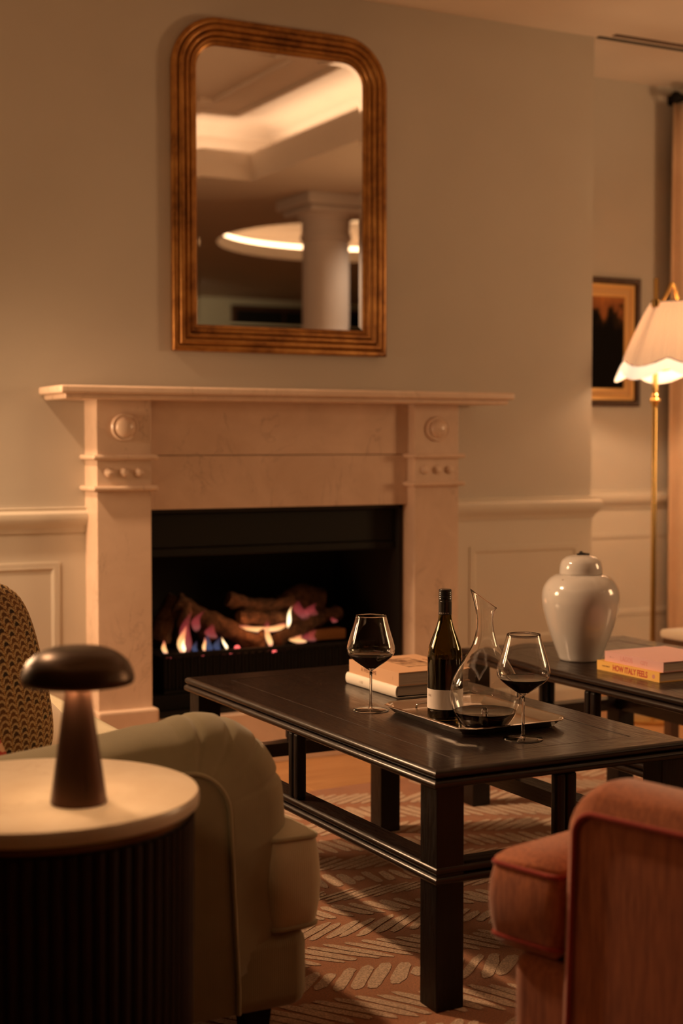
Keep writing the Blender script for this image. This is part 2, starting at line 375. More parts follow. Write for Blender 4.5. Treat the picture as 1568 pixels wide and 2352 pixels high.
# ------------------------------------------------------------------ room shell
XL, XR, YB, YF = -4.0, 10.0, -5.7, 5.32     # left, right, rear, alcove wall
BY, BXR = 4.80, 3.665                       # breast face and its corner
TOPZ = 3.06
fl = struct(box('floor', (XL, XR, YB, YF, -.05, -.012), M['floor']))
shared = {}
yy = .6; row = 0
while yy < YF - .02:
    xx = -1.3 - (row * .77) % 1.9
    while xx < 6.3:
        L = [1.5, 1.9, 2.2][(row * 3 + int(xx * 7)) % 3]
        if (BY - .1 < yy and 1.74 < xx + L and xx < 2.8) or yy > BY - .05:
            if xx < BXR: xx += L; continue
        if L not in shared:
            bm = bmesh.new(); bx(bm, 0, L - .002, 0, .128, -.012, 0, .0015, 1); me = bpy.data.meshes.new('floor_plank'); bm.to_mesh(me); bm.free(); me.materials.append(M['floor']); shared[L] = me
        link('floor_plank', shared[L], None, fl, (xx, yy, 0)); xx += L
    yy += .13; row += 1
# chimney breast around the fire opening
OX0, OX1, OZ0, OZ1 = 1.744, 2.762, .18, .90
bm = bmesh.new()
bx(bm, XL, OX0, BY, YF + .25, 0, CEIL); bx(bm, OX1, BXR, BY, YF + .25, 0, CEIL)
bx(bm, OX0, OX1, BY, YF + .25, OZ1, CEIL); bx(bm, OX0, OX1, BY, YF + .25, 0, OZ0); bx(bm, OX0, OX1, YF + .05, YF + .25, OZ0, OZ1)
struct(fin('wall_chimney', bm, M['wall'], smooth=False))
struct(box('wall_alcove', (BXR, XR, YF, YF + .15, 0, CEIL), M['wall']))
struct(box('wall_left', (XL - .15, XL, YB, YF, 0, 3.2), M['darkgreen']))
struct(box('wall_right', (XR, XR + .15, YB, YF, 0, 3.2), M['darkgreen']))
struct(box('wall_rear', (XL, XR, YB - .15, YB, 0, 3.2), M['green']))
# ceiling with a rectangular tray and a round recess
CCX, CCY, CR = 5.85, -1.0, 1.25
bm = bmesh.new()
def slab(x0, x1, y0, y1, z0=CEIL, z1=CEIL + .05): bx(bm, x0, x1, y0, y1, z0, z1)
slab(XL, TX0, TY0, TY1); slab(XL, XR, TY1, YF + .1); slab(TX1, XR, TY0, TY1)
q = CR + .2
slab(XL, XR, CCY + q, TY0); slab(XL, CCX - q, CCY - q, CCY + q); slab(CCX + q, XR, CCY - q, CCY + q); slab(XL, XR, YB, CCY - q)
N = 64
def sqp(i):
    a = 2 * PI * i / N; c, s = math.cos(a), math.sin(a); k = q / max(abs(c), abs(s)); return (CCX + c * k, CCY + s * k)
ri, ro, rt, rw = [], [], [], []
for i in range(N):
    a = 2 * PI * i / N; cx, cy = CCX + CR * math.cos(a), CCY + CR * math.sin(a)
    ro.append(bm.verts.new((*sqp(i), CEIL))); ri.append(bm.verts.new((cx, cy, CEIL))); rt.append(bm.verts.new((cx, cy, CEIL + .10)))
for i in range(N):
    j = (i + 1) % N; bm.faces.new((ro[i], ro[j], ri[j], ri[i])); bm.faces.new((ri[i], ri[j], rt[j], rt[i]))
for b in ((XL, XR, YB, YF, 3.16, 3.2),): bx(bm, *b)
ceil = struct(fin('ceiling', bm, M['ceil'], smooth=False, recalc=False))
# tray: lip upstand, cove wall, upper field and its mouldings
def rectpath(x0, x1, y0, y1): return [(x0, y0), (x1, y0), (x1, y1), (x0, y1)]   # outward normal points out
lipp = [(-.006, CEIL - .03), (-.006, CEIL + .05), (-.012, CEIL + .065), (-.012, CEIL + .12), (.0, CEIL + .14), (.03, CEIL + .14), (.03, CEIL), (.09, CEIL), (.08, CEIL - .012), (.05, CEIL - .03)]
struct(fin('trim_1', sweep(rectpath(TX0, TX1, TY0, TY1), lipp, True), M['ceil']))
RW = .24
bm = sweep(rectpath(TX0 - RW, TX1 + RW, TY0 - RW, TY1 + RW), [(0, CEIL + .03), (0, 3.0), (-.04, 3.04), (-.10, TOPZ), (.03, TOPZ + .03), (.03, CEIL + .03)], True)
struct(fin('trim_2', bm, M['ceil'], smooth=True))
struct(box('trim_3', (TX0 - RW, TX1 + RW, TY0 - RW, TY1 + RW, TOPZ, TOPZ + .03), M['ceil']))
for k, ins in enumerate((.16, .42)):
    struct(fin('trim_%d' % (4 + k), sweep(rectpath(TX0 + ins, TX1 - ins, TY0 + ins, TY1 - ins), [(-.02, TOPZ), (-.02, TOPZ - .012), (-.008, TOPZ - .022), (.004, TOPZ - .022), (.012, TOPZ - .012), (.02, TOPZ)], True), M['ceil']))
# round recess: dome and its led line
bm = bmesh.new(); rows = []
for r, z in ((CR + .16, CEIL + .10), (CR + .16, CEIL + .20), (CR + .10, CEIL + .28), (CR - .2, CEIL + .33), (.01, CEIL + .34)):
    rows.append([bm.verts.new((CCX + r * math.cos(2 * PI * i / N), CCY + r * math.sin(2 * PI * i / N), z)) for i in range(N)])
rows.insert(0, [bm.verts.new((CCX + CR * math.cos(2 * PI * i / N), CCY + CR * math.sin(2 * PI * i / N), CEIL + .10)) for i in range(N)])
for A, B in zip(rows, rows[1:]):
    for i in range(N): bm.faces.new((A[i], A[(i + 1) % N], B[(i + 1) % N], B[i]))
struct(fin('trim_6', bm, M['ceil']))
bm = bmesh.new(); pts = [(CCX + (CR + .02) * math.cos(2 * PI * i / N), CCY + (CR + .02) * math.sin(2 * PI * i / N), CEIL + .115) for i in range(N)]
o = fin('led_strip', tube_bm(bm, pts, .016, 8, True), M['led']); tag(o, 'warm light strip glowing round the circular ceiling recess, seen in the mirror', 'light strip')
# linear slot in the ceiling over the alcove mouth
struct(box('trim_7', (BXR + .01, 7, BY - .02, BY + .0, CEIL - .004, CEIL + .001), M['smoked']))
struct(box('trim_8', (BXR + .05, 7, BY - .075, BY - .05, CEIL - .004, CEIL + .001), M['frame_wood']))
# dado: base boards, rail and panel mouldings
railp = [(0, .828), (.010, .828), (.014, .842), (.020, .848), (.030, .860), (.036, .876), (.034, .892), (.026, .900), (.016, .902), (.018, .911), (.0, .913)]
basep = [(0, 0), (.018, 0), (.018, .13), (.012, .15), (.006, .16), (0, .163)]
def wl(path, prof, name, m): return struct(fin(name, sweep(path, prof), m))
RP = [(XL, BY), (1.556, BY)]; RR = [(2.954, BY), (BXR, BY), (BXR, YF), (4.9, YF)]
for n_, pr in (('baseboard_left', basep), ('trim_9', railp)): wl(RP, pr, n_, M['dado'])
for n_, pr in (('baseboard_right', basep), ('trim_10', railp)): wl(RR, pr, n_, M['dado'])
def dado_field(name, x0, x1, y): struct(box(name, (x0, x1, y - .004, y, .15, .835), M['dado']))
dado_field('trim_11', XL, 1.556, BY); dado_field('trim_12', 2.954, BXR, BY); dado_field('trim_13', BXR, 5.0, YF)
struct(box('trim_14', (BXR, BXR + .004, BY - .003, YF, .15, .835), M['dado']))
panp = [(0, 0), (0, .004), (-.006, .0055), (-.014, .0035), (-.020, .005), (-.028, .001), (-.030, 0)]
def panel(name, x0, x1, z0, z1, y):
    path = [(x0, z0), (x1, z0), (x1, z1), (x0, z1)]
    struct(fin(name, sweep(path, panp, True, lambda p, b: (p.x, y - .004 - b, p.y)), M['dado']))
panel('trim_15', 3.085, 3.605, .345, .728, BY); panel('trim_16', .35, 1.465, .345, .730, BY); panel('trim_17', 3.78, 4.85, .345, .722, YF)
# column reflected in the mirror
def column():
    r = struct(empty('column', (4.51, .79, 0)))
    lathe('shaft', [(.175, 0), (.175, .1), (.16, .14), (.155, 2.45), (.17, 2.46), (.17, 2.49), (.16, 2.50), (.16, 2.58), (.20, 2.62)], M['column'], r, 48)
    box('capital', (-.25, .25, -.25, .25, 2.66, CEIL), M['column'], r, .012); box('capital', (-.215, .215, -.215, .215, 2.615, 2.662), M['column'], r, .02)
column()
# dark windows on the rear wall
w = struct(empty('window_1', (7.5, YB, 0)))
box('window_frame', (-.85, 1.6, .0, .05, .3, 2.66), M['frame_wood'], w, .01)
for k in range(4): box('pane', (-.80 + k * .60, -.23 + k * .60, .045, .056, .36, 2.60), M['smoked'], w)

# ------------------------------------------------------------------ fireplace surround
fp = empty('fireplace_surround', (2.255, 4.7, 0), 0, 'pale veined marble mantelpiece with roundels framing the black fire opening', 'fireplace')
def fb(name, b, bev=.002, m='marble', par=None): return box(name, (b[0] - 2.255, b[1] - 2.255, b[2] - 4.7, b[3] - 4.7, b[4], b[5]), M[m], par or fp, bev)
PX = ((1.556, 1.744), (2.766, 2.954))
fb('panel_lower', (1.744, 2.766, 4.725, 4.80, .90, 1.0835)); fb('frieze', (1.744, 2.766, 4.72, 4.80, 1.0855, 1.268))
fb('hearth_panel', (1.744, 2.766, 4.70, 4.80, 0, .18), .004)
fb('hearth_slip', (1.770, 2.740, 4.688, 4.70, 0, .045), .003)
for x0, x1 in PX:
    p = fb('pilaster', (x0, x1, 4.70 - .03, 4.80, .24, 1.268)); xc = (x0 + x1) / 2 - 2.255
    fb('plinth', (x0 - .012, x1 + .016, 4.64, 4.80, 0, .24), .012)
    for z in (.976, 1.079):
        bm = bmesh.new(); bx(bm, x0 - .02 - 2.255, x1 + .02 - 2.255, 4.648 - 4.7, .10, z - .009, z + .009, .008, 4); fin('band', bm, M['marble'], fp)
    def on_face(name, prof, x, z):
        bm = lathe_bm(prof, 40); bmesh.ops.rotate(bm, verts=bm.verts, cent=(0, 0, 0), matrix=Matrix.Rotation(PI / 2, 3, 'X')); bmesh.ops.translate(bm, verts=bm.verts, vec=(x, -.029, z)); return fin(name, bm, M['marble'], p)
    on_face('roundel', [(.046, 0), (.046, .010), (.043, .014), (.039, .012), (.036, .012)] + [(.034 * math.cos(a * PI / 20), .012 + .022 * math.sin(a * PI / 20)) for a in range(0, 11)][:-1] + [(0, .034)], xc, 1.178)
    for dx in (-.053, 0, .052): on_face('bead', [(.0165 * math.cos(a * PI / 16), .016 * math.sin(a * PI / 16)) for a in range(8)] + [(0, .016)], xc + dx, 1.028)
shp = [(0, 0), (0, .006)]
bm = bmesh.new(); bx(bm, 1.40 - 2.255, 3.125 - 2.255, 4.55 - 4.7, .10, 1.284, 1.311, .008, 3); fin('shelf', bm, M['marble'], fp)
bm = bmesh.new(); bx(bm, 1.418 - 2.255, 3.107 - 2.255, 4.566 - 4.7, .10, 1.267, 1.285, .006, 3); fin('shelf_moulding', bm, M['marble'], fp)

# ------------------------------------------------------------------ gas fire
gf = empty('gas_fire', (2.255, 4.9, .18), 0, 'black inset fire with lit logs burning on a dark grate', 'fire')
def gb(name, b, m='smoked', bev=.0): return box(name, (b[0] - 2.255, b[1] - 2.255, b[2] - 4.9, b[3] - 4.9, b[4] - .18, b[5] - .18), M[m], gf, bev)
bm = bmesh.new()
for b in ((1.748, 2.758, 5.28, 5.30, .182, .898), (1.748, 1.76, 4.75, 5.28, .182, .898), (2.746, 2.758, 4.75, 5.28, .182, .898), (1.748, 2.758, 4.75, 5.28, .886, .898), (1.748, 2.758, 4.75, 5.28, .182, .194)):
    bx(bm, b[0] - 2.255, b[1] - 2.255, b[2] - 4.9, b[3] - 4.9, b[4] - .18, b[5] - .18)
fin('firebox', bm, M['firebrick'], gf, smooth=False)
gb('hood', (1.762, 2.744, 4.78, 4.80, .765, .884), 'smoked', .004); gb('hood_lip', (1.762, 2.744, 4.775, 4.80, .735, .762), 'smoked', .004)
gb('tray', (1.79, 2.72, 4.80, 5.2, .196, .25), 'black', .004)
for k in range(30): gb('grate_bar', (1.86 + k * .028, 1.868 + k * .028, 4.82, 4.832, .25, .385), 'black', .002)
gb('grate_rail', (1.84, 2.70, 4.815, 4.837, .378, .392), 'black', .003); gb('grate_rail', (1.84, 2.70, 4.815, 4.837, .25, .262), 'black', .003)
gb('ember_bed', (1.85, 2.69, 4.84, 5.12, .25, .375), 'firebrick', .01)
def log(pts, rs, seed, m='bark'):
    pts = catmull([Vector(p) - Vector((2.255, 4.9, .18)) for p in pts], 7); n = len(pts); R = [rs[0] + (rs[1] - rs[0]) * i / (n - 1) for i in range(n)]
    bm = tube_bm(bmesh.new(), pts, R, 14)
    for v in bm.verts:
        k = noise.noise(v.co * 30 + Vector((seed, 0, 0))) * .010 + noise.noise(v.co * 9 + Vector((0, seed, 0))) * .014
        v.co += v.normal * k if v.normal.length else Vector((k, k, k))
    bm.normal_update()
    for v in bm.verts: v.co += v.normal * (noise.noise(v.co * 45 + Vector((seed, 3, 0))) * .006)
    return fin('log', bm, M[m], gf, ang=80)
log([(1.90, 5.02, .41), (1.93, 5.03, .49), (1.97, 5.03, .56)], (.042, .032), 1)
log([(1.95, 4.99, .545), (2.06, 4.96, .49), (2.18, 4.92, .43), (2.24, 4.88, .39)], (.035, .030), 2)
log([(1.94, 4.90, .40), (1.96, 4.93, .46), (1.98, 4.97, .54)], (.018, .028), 3)
log([(2.16, 4.99, .555), (2.24, 5.00, .525), (2.34, 5.0, .51), (2.43, 5.0, .525)], (.022, .038), 4)
log([(2.40, 5.02, .50), (2.47, 5.03, .53), (2.56, 5.03, .515)], (.050, .050), 5)
log([(2.18, 4.94, .49), (2.30, 4.95, .47), (2.42, 4.96, .475)], (.030, .026), 6)
log([(2.31, 4.90, .40), (2.40, 4.92, .43), (2.50, 4.94, .465), (2.60, 4.96, .485)], (.026, .032), 7)
log([(2.08, 4.98, .40), (2.05, 5.00, .46), (2.02, 5.02, .50)], (.022, .025), 8)
b = gb('split_log', (2.46, 2.62, 4.93, 4.99, .385, .425), 'split', .006)
log([(2.235, 4.86, .372), (2.245, 4.87, .41), (2.25, 4.89, .44)], (.010, .013), 9)
def fl_(mk, x, z0, h, w, y=4.87, lean=0, seed=0):
    bm = bmesh.new(); n = 10; L, Rr = [], []
    bmesh.ops.create_uvsphere(bm, u_segments=12, v_segments=12, radius=1)
    for v in bm.verts:
        t = (v.co.z + 1) / 2; s = (math.sin(PI * min(1, t ** .75)) ** .8) * (1 - .25 * t) if 0 < t < 1 else 0
        rr = math.hypot(v.co.x, v.co.y); ux, uy = (v.co.x / rr, v.co.y / rr) if rr > 1e-5 else (0, 0)
        cx = lean * t * t * h + .18 * w * math.sin(6 * t + seed)
        v.co = Vector((x - 2.255 + cx + ux * s * w / 2, y - 4.9 + uy * s * w * .22, z0 - .18 + t * h))
    return fin('flame', bm, M[mk], gf, ang=None)
for a in (('f_pink', 1.945, .375, .16, .050, 4.88, .15, 1), ('f_orange', 1.930, .375, .11, .034, 4.87, .10, 2), ('f_core', 1.933, .385, .055, .018, 4.865, .1, 1),
          ('f_orange', 1.868, .38, .055, .022, 4.87, -.2, 2), ('f_blue', 1.865, .375, .03, .02, 4.87, 0, 0), ('f_pink', 1.99, .45, .08, .04, 4.90, .5, 1),
          ('f_orange', 2.015, .382, .055, .016, 4.865, -.05, 3), ('f_blue', 2.035, .375, .075, .035, 4.88, 0, 1), ('f_blue', 1.985, .375, .05, .025, 4.88, 0, 2), ('f_blue', 2.07, .375, .06, .03, 4.88, .1, 2), ('f_pink', 2.06, .42, .06, .05, 4.90, -.2, 2),
          ('f_core', 2.095, .385, .050, .015, 4.86, -.4, 1), ('f_pink', 2.255, .385, .10, .055, 4.89, .1, 3), ('f_core', 2.352, .445, .085, .020, 4.885, .25, 0), ('f_orange', 2.275, .378, .09, .028, 4.88, -.1, 1),
          ('f_pink', 2.43, .465, .08, .06, 4.92, -.3, 1), ('f_pink', 2.47, .47, .06, .06, 4.93, .3, 1), ('f_orange', 2.39, .385, .035, .07, 4.88, .3, 1), ('f_pink', 2.45, .385, .05, .07, 4.90, .2, 2), ('f_pink', 2.555, .45, .025, .03, 4.91, 0, 0)): fl_(*a)
bm = tube_bm(bmesh.new(), [Vector(p) - Vector((2.255, 4.9, .18)) for p in catmull([(2.165, 4.905, .462), (2.23, 4.90, .447), (2.30, 4.895, .445), (2.345, 4.89, .46)], 5)], [.004, .007, .009, .010, .010, .011, .012, .012, .012, .012, .012, .012, .012, .011, .010, .008][:16], 8)
fin('flame', bm, M['f_orange'], gf)
for x, z, r in ((1.872, .372, .010), (2.0, .375, .008), (2.075, .38, .009), (2.105, .378, .010), (2.135, .39, .011), (2.27, .372, .014), (2.283, .372, .012)):
    bm = bmesh.new(); bmesh.ops.create_icosphere(bm, subdivisions=2, radius=r, matrix=Matrix.Translation((x - 2.255, 4.852 - 4.9, z - .18))); fin('ember', bm, M['ember'], gf, ang=None)
l = bpy.data.lights.new('fire_glow', 'POINT'); l.energy = .7; l.color = (1, .35, .12); l.shadow_soft_size = .08
o = bpy.data.objects.new('fire_glow', l); C.objects.link(o); o.location = (2.2, 4.84, .47)

# ------------------------------------------------------------------ gilt mirror
mi = empty('wall_mirror', (2.283, 4.8, 1.44), 0, 'tall gilt framed mirror with rounded upper corners hung above the mantelpiece', 'mirror')
MW, MH = .418, 1.148
def mpath(w, h0, h1, r, n=12):   # in x,z ; ccw
    return [(-w, h0), (w, h0)] + arc(w - r, h1 - r, r, 0, 90, n) + arc(-w + r, h1 - r, r, 90, 180, n)
fr = [(-.092, .004), (-.092, .020), (-.088, .024), (-.080, .026)]
for cx_, w_, h_ in ((-.070, .008, .034), (-.052, .009, .040), (-.032, .010, .044), (-.010, .012, .036)):
    for a in range(0, 181, 30): fr.append((cx_ - w_ * math.cos(math.radians(a)), h_ - .010 + .010 * math.sin(math.radians(a))))
fr += [(0, .015), (-.002, .003), (-.05, .0005)]
fin('frame', sweep(mpath(MW, .004, MH, .175), fr, True, lambda p, b: (p.x, -b, p.y)), M['gilt'], mi, ang=50)
gp = mpath(MW - .088, .092, MH - .088, .090); ip = mpath(MW - .088 - .020, .092 + .020, MH - .088 - .020, .072)
bm = bmesh.new(); vs = [bm.verts.new((x, -.0162, z)) for x, z in ip]; bm.faces.new(vs)
pl_ = fin('mirror_glass', bm, M['mirror'], mi, smooth=False, recalc=False)
bm = bmesh.new(); A = [bm.verts.new((x, -.0162, z)) for x, z in ip]; B = [bm.verts.new((x, -.0162 - .00022, z)) for x, z in gp]; n = len(A)
for i in range(n): bm.faces.new((A[i], A[(i + 1) % n], B[(i + 1) % n], B[i]))
fin('bevelled_edge', bm, M['mirror'], mi, smooth=False, recalc=False)
box('backing_board', (-MW + .06, MW - .06, -.014, -.001, .06, MH - .12), M['frame_wood'], mi)

# ------------------------------------------------------------------ coffee tables
def half(cx, cz, r, n=6): return [(cx + r * math.cos(math.radians(a)), cz + r * math.sin(math.radians(a))) for a in [90 - 180 * i / n for i in range(n + 1)]]
def table(x0, y0, label):
    w, d, H = .65, 1.31, .49
    t = empty('coffee_table', (x0, y0, 0), 0, label, 'coffee table', 'pair of dark coffee tables')
    prof = [(-.095, H - .022), (-.095, H - .0015), (-.0936, H), (-.012, H)] + half(-.011, H - .0095, .0093) + [(-.014, H - .0195)] + half(-.0085, H - .029, .0090) + [(-.02, H - .038), (-.05, H - .038)]
    ring_sides('frame_board', (0, w, 0, d), prof, (M['dark_x'], M['dark_y']), t)
    bm = bmesh.new(); bx(bm, .0972, w - .0972, .0972, d - .0972, H - .02, H - .0004, .0018, 2); fin('top_panel', bm, M['dark_y'], t)
    bm = bmesh.new(); bx(bm, .05, w - .05, .05, d - .05, H - .034, H - .0205); fin('underframe', bm, M['black'], t)
    S_ = .064; i0 = .012
    for sx in (0, 1):
        for sy in (0, 1):
            lx = i0 if not sx else w - i0 - S_; ly = i0 if not sy else d - i0 - S_
            bm = bmesh.new(); bx(bm, lx, lx + S_, ly, ly + S_, .0054, H - .0375, .003, 2); fin('leg', bm, M['dark_z'], t)
    z1 = .296
    sp = [(-.058, z1 - .001), (-.020, z1)] + half(-.008, z1 - .0095, .0093) + [(-.011, z1 - .0195)] + half(-.0055, z1 - .029, .0090) + [(-.02, z1 - .038), (-.058, z1 - .038)]
    sp = [(a - .004, b) for a, b in sp]
    ring_sides('stretcher', (.004 + .002, w - .006, .006, d - .006), sp, (M['dark_x'], M['dark_y']), t)
    for x, y in ((.010, d / 2), (w - .036, d / 2)):
        for k in (-.0265, .0005): bm = bmesh.new(); bx(bm, x, x + .026, y + k, y + k + .026, z1 - .002, H - .037, .009, 4); fin('post', bm, M['dark_z'], t)
    for x, y in ((w / 2, .010), (w / 2, d - .036)):
        for k in (-.0265, .0005): bm = bmesh.new(); bx(bm, x + k, x + k + .026, y, y + .026, z1 - .002, H - .037, .009, 4); fin('post', bm, M['dark_z'], t)
    return t
table(1.490, 2.437, 'dark stained coffee table carrying the wine tray, bottle and glasses')
table(2.455, 2.575, 'dark stained coffee table carrying the white ginger jar and the yellow book')
TT = .49
# ------------------------------------------------------------------ rug
RGX, RGY, RA, RB, RE = 2.55, 2.40, 2.15, 1.85, 2.3
def rug_in(x, y, k=1.0): return (abs((x - RGX) / (RA * k))) ** RE + (abs((y - RGY) / (RB * k))) ** RE < 1
bm = bmesh.new(); top, bot = [], []
for i in range(120):
    a = 2 * PI * i / 120; c, s = math.cos(a), math.sin(a); px = RA * math.copysign(abs(c) ** (2 / RE), c); py = RB * math.copysign(abs(s) ** (2 / RE), s)
    top.append(bm.verts.new((px, py, .0040))); bot.append(bm.verts.new((px * 1.002, py * 1.002, .0)))
bm.faces.new(top)
for i in range(120): bm.faces.new((bot[i], bot[(i + 1) % 120], top[(i + 1) % 120], top[i]))
rug = fin('rug', bm, M['rug'], loc=(RGX, RGY, 0)); tag(rug, 'large rust coloured wool rug with cream feather strokes under the coffee tables', 'rug')
bm = bmesh.new(); BW, SP = .158, .037; beta = math.radians(62)
ca, sa = math.cos(beta), math.sin(beta); rnd = random.Random(3)
def warp(u, v): return (u + .13 * math.sin(v * 2.1 + .7) + .05 * math.sin(u * 3.1 + v * 2.9), v + .10 * math.sin(u * 2.6 + 1.1) + .05 * math.sin(u * 5 + v * 1.3))
for bi in range(-22, 23):
    for si in range(-120, 121):
        v0 = si * SP + rnd.uniform(-.003, .003) + (bi % 2) * .011; u0 = bi * BW
        tilt = math.radians(38 if bi % 2 else -38) + rnd.uniform(-.06, .06); L = BW * rnd.uniform(.80, 1.02) / math.cos(tilt) * .84; wd = SP * math.cos(tilt) * rnd.uniform(.66, .90)
        if rnd.random() < .12: L *= rnd.uniform(.35, .7)
        pts = []
        for k in range(22):
            s = 2 * PI * k / 22; lx = (L / 2) * math.copysign(abs(math.cos(s)) ** .55, math.cos(s)) ; ly = (wd / 2) * math.copysign(abs(math.sin(s)) ** .8, math.sin(s))
            lx += rnd.uniform(-.004, .004); ly += rnd.uniform(-.0016, .0016)
            u = u0 + lx * math.cos(tilt) - ly * math.sin(tilt); v = v0 + lx * math.sin(tilt) + ly * math.cos(tilt)
            u, v = warp(u, v); pts.append((u * ca - v * sa, u * sa + v * ca))
        if not all(rug_in(p[0] + RGX, p[1] + RGY, .992) for p in pts): continue
        bm.faces.new([bm.verts.new((p[0], p[1], .0052)) for p in pts])
o = fin('pile_strokes', bm, M['rug_cream'], rug, smooth=False); o['kind'] = 'stuff'

# ------------------------------------------------------------------ things on the first table
def wine_glass(x, y, z, label, turn=0):
    g_ = empty('wine_glass', (x, y, z), turn, label, 'wine glass', 'filled wine glasses on the front coffee table')
    outer = catmull([(.0035, .0945), (.008, .0975), (.022, .107), (.040, .120), (.0535, .133), (.0572, .146), (.0545, .162), (.0475, .186), (.0405, .210), (.0362, .2275)], 5)
    t = .0010
    inner = [(max(0, r - t * (1 if z_ > .10 else 1.2)), z_ + (t * 2 if z_ < .125 else 0)) for r, z_ in outer]
    bowl = outer + [(.0357, .2280)] + inner[::-1][1:-3] + [(0, .1005)]
    lathe('bowl', [(0, .0940), (.0032, .0942)] + bowl, M['glass'], g_, 64, None)
    lathe('stem', [(0, .0048), (.006, .0050), (.0042, .010), (.0032, .020), (.0030, .05), (.0031, .080), (.0035, .0925), (0, .0935)], M['glass'], g_, 24, None)
    lathe('foot', [(0, 0), (.041, 0), (.0430, .0008), (.0425, .0016), (.030, .0022), (.012, .0036), (.005, .0046), (0, .0047)], M['glass'], g_, 64, None)
    wv = [(r + .0004, z_ + .0001) for r, z_ in inner if .102 < z_ < .132]
    ztop = .1325; wv = [(0, .1018)] + wv + [(.0535, ztop + .0004), (.0520, ztop), (0, ztop)]
    lathe('wine', wv, M['wine'], g_, 64, 60)
    return g_
wine_glass(1.699, 3.072, TT, 'glass of red wine standing by the stacked ivory and tan books')
wine_glass(1.822, 2.617, TT, 'glass of red wine standing beside the decanter at the tray edge', .4)
# silver tray with clipped corners
tr = empty('serving_tray', (1.855, 2.868, TT), 0, 'silver serving tray with clipped corners under the bottle and decanter', 'tray')
def octo(hx, hy, c): return [(-hx + c, -hy), (hx - c, -hy), (hx, -hy + c), (hx, hy - c), (hx - c, hy), (-hx + c, hy), (-hx, hy - c), (-hx, -hy + c)]
hx, hy = .145, .192
bm = sweep(octo(hx, hy, .032), [(0, .0185), (-.003, .0200), (-.006, .0185), (-.010, .0180), (-.014, .0125), (-.026, .0028), (-.026, .0008), (-.024, .0004), (-.012, .011), (-.006, .0165), (0, .017)], True)
fin('rim', bm, M['silver'], tr, ang=25)
bm = bmesh.new(); lo = [bm.verts.new((*p, .0004)) for p in octo(hx - .0255, hy - .0255, .0215)]; hi = [bm.verts.new((*p, .0028)) for p in octo(hx - .0255, hy - .0255, .0215)]
bm.faces.new(hi); bm.faces.new(lo[::-1])
for i in range(8): bm.faces.new((lo[i], lo[(i + 1) % 8], hi[(i + 1) % 8], hi[i]))
fin('tray_base', bm, M['silver'], tr, smooth=False)
tube('handle', catmull([(-.05, hy - .024, .006), (-.045, hy - .030, .013), (0, hy - .032, .015), (.045, hy - .030, .013), (.05, hy - .024, .006)], 5), .003, M['silver'], tr)
# wine bottle
BZ = TT + .003
bo = empty('wine_bottle', (1.787, 2.880, BZ), 0, 'dark green wine bottle with plain white label and black screw cap', 'bottle')
op = catmull([(.0385, .004), (.0400, .012), (.0402, .06), (.0402, .125), (.0396, .150), (.0365, .168), (.0290, .190), (.0215, .210), (.0165, .228), (.0148, .242), (.0143, .262), (.0142, .285)], 5)
ip_ = [(r - .0028, z_) for r, z_ in op if z_ > .012]
lathe('glass_body', [(0, .003), (.022, .001), (.034, .0), (.0375, .0012)] + op + [(.0142, .292), (.0113, .292)] + ip_[::-1] + [(.0374, .0120), (.034, .0045), (0, .0057)], M['bottle'], bo, 64, None)
ws = [(r + .0006, z_) for r, z_ in ip_ if z_ < .142]
lathe('wine', [(0, .0062), (.034, .0050), (.0372, .0125)] + ws + [(ws[-1][0], .143), (0, .143)], M['wine'], bo, 48, 60)
cp = [(0, .3000), (.0135, .3000), (.0148, .2985), (.0149, .2955), (.0143, .2945), (.0149, .2930), (.0149, .2915), (.0143, .2905), (.0149, .289), (.0149, .286), (.0143, .285), (.0150, .2835), (.0150, .281), (.0144, .280), (.0150, .278), (.0150, .274), (.0144, .2725), (.0152, .2715), (.0152, .242), (.0146, .2415)]
lathe('screw_cap', cp, M['cap'], bo, 48, 30)
lb = lathe_bm([(.0405, .028), (.0407, .0285), (.0407, .0725), (.0405, .073)], 64); fin('paper_label', lb, M['label'], bo)
CAMA = math.atan2(-2.88, -1.787)        # direction of the viewer from the bottle
def wrap(name, s, size, r, z, ang0, m):
    me = text_mesh(s, size, .0001)
    for v in me.vertices:
        a = ang0 + v.co.x / r; zz = v.co.y; rr = r + v.co.z + .0002; v.co = Vector((rr * math.cos(a), rr * math.sin(a), z + zz))
    me.name = name; return link(name, me, m, bo)
wrap('cap_lettering', 'E R M A N', .0055, .0153, .2455, CAMA - .2, M['label'])
wrap('label_lettering', 'I N', .0085, .0408, .0585, CAMA - 1.02, M['grayink'])
# decanter
dc = empty('decanter', (1.810, 2.748, BZ), 0, 'clear glass wine decanter with slanted lip holding red wine', 'decanter')
dp = catmull([(.036, .0), (.049, .006), (.066, .028), (.0765, .055), (.0790, .080), (.0750, .105), (.0620, .132), (.0455, .158), (.0300, .184), (.0220, .210), (.0190, .235), (.0195, .258), (.0235, .280), (.0300, .300)], 5)
dth = .0014; inn = [(r - dth, z_ + (dth if z_ < .03 else 0)) for r, z_ in dp if z_ > .001]
def slant(bm):
    for v in bm.verts:
        if v.co.z > .20:
            k = ((v.co.z - .20) / .10) ** 1.5; xr = v.co.x * rgt.x + v.co.y * rgt.y
            v.co.z -= k * (xr * .72 + .010); v.co.x -= rgt.x * .004 * k; v.co.y -= rgt.y * .004 * k
bm = lathe_bm([(0, .022), (.010, .016), (.020, .005), (.028, .0005)] + dp + [(.0295, .3007)] + inn[::-1] + [(.028, .0022), (.0205, .0068), (.0112, .0178), (0, .0242)], 72); slant(bm)
fin('glass_body', bm, M['glass'], dc, ang=None)
wz = .0385; wi = [(r + .0005, z_ + .0001) for r, z_ in inn if z_ < wz - .001]
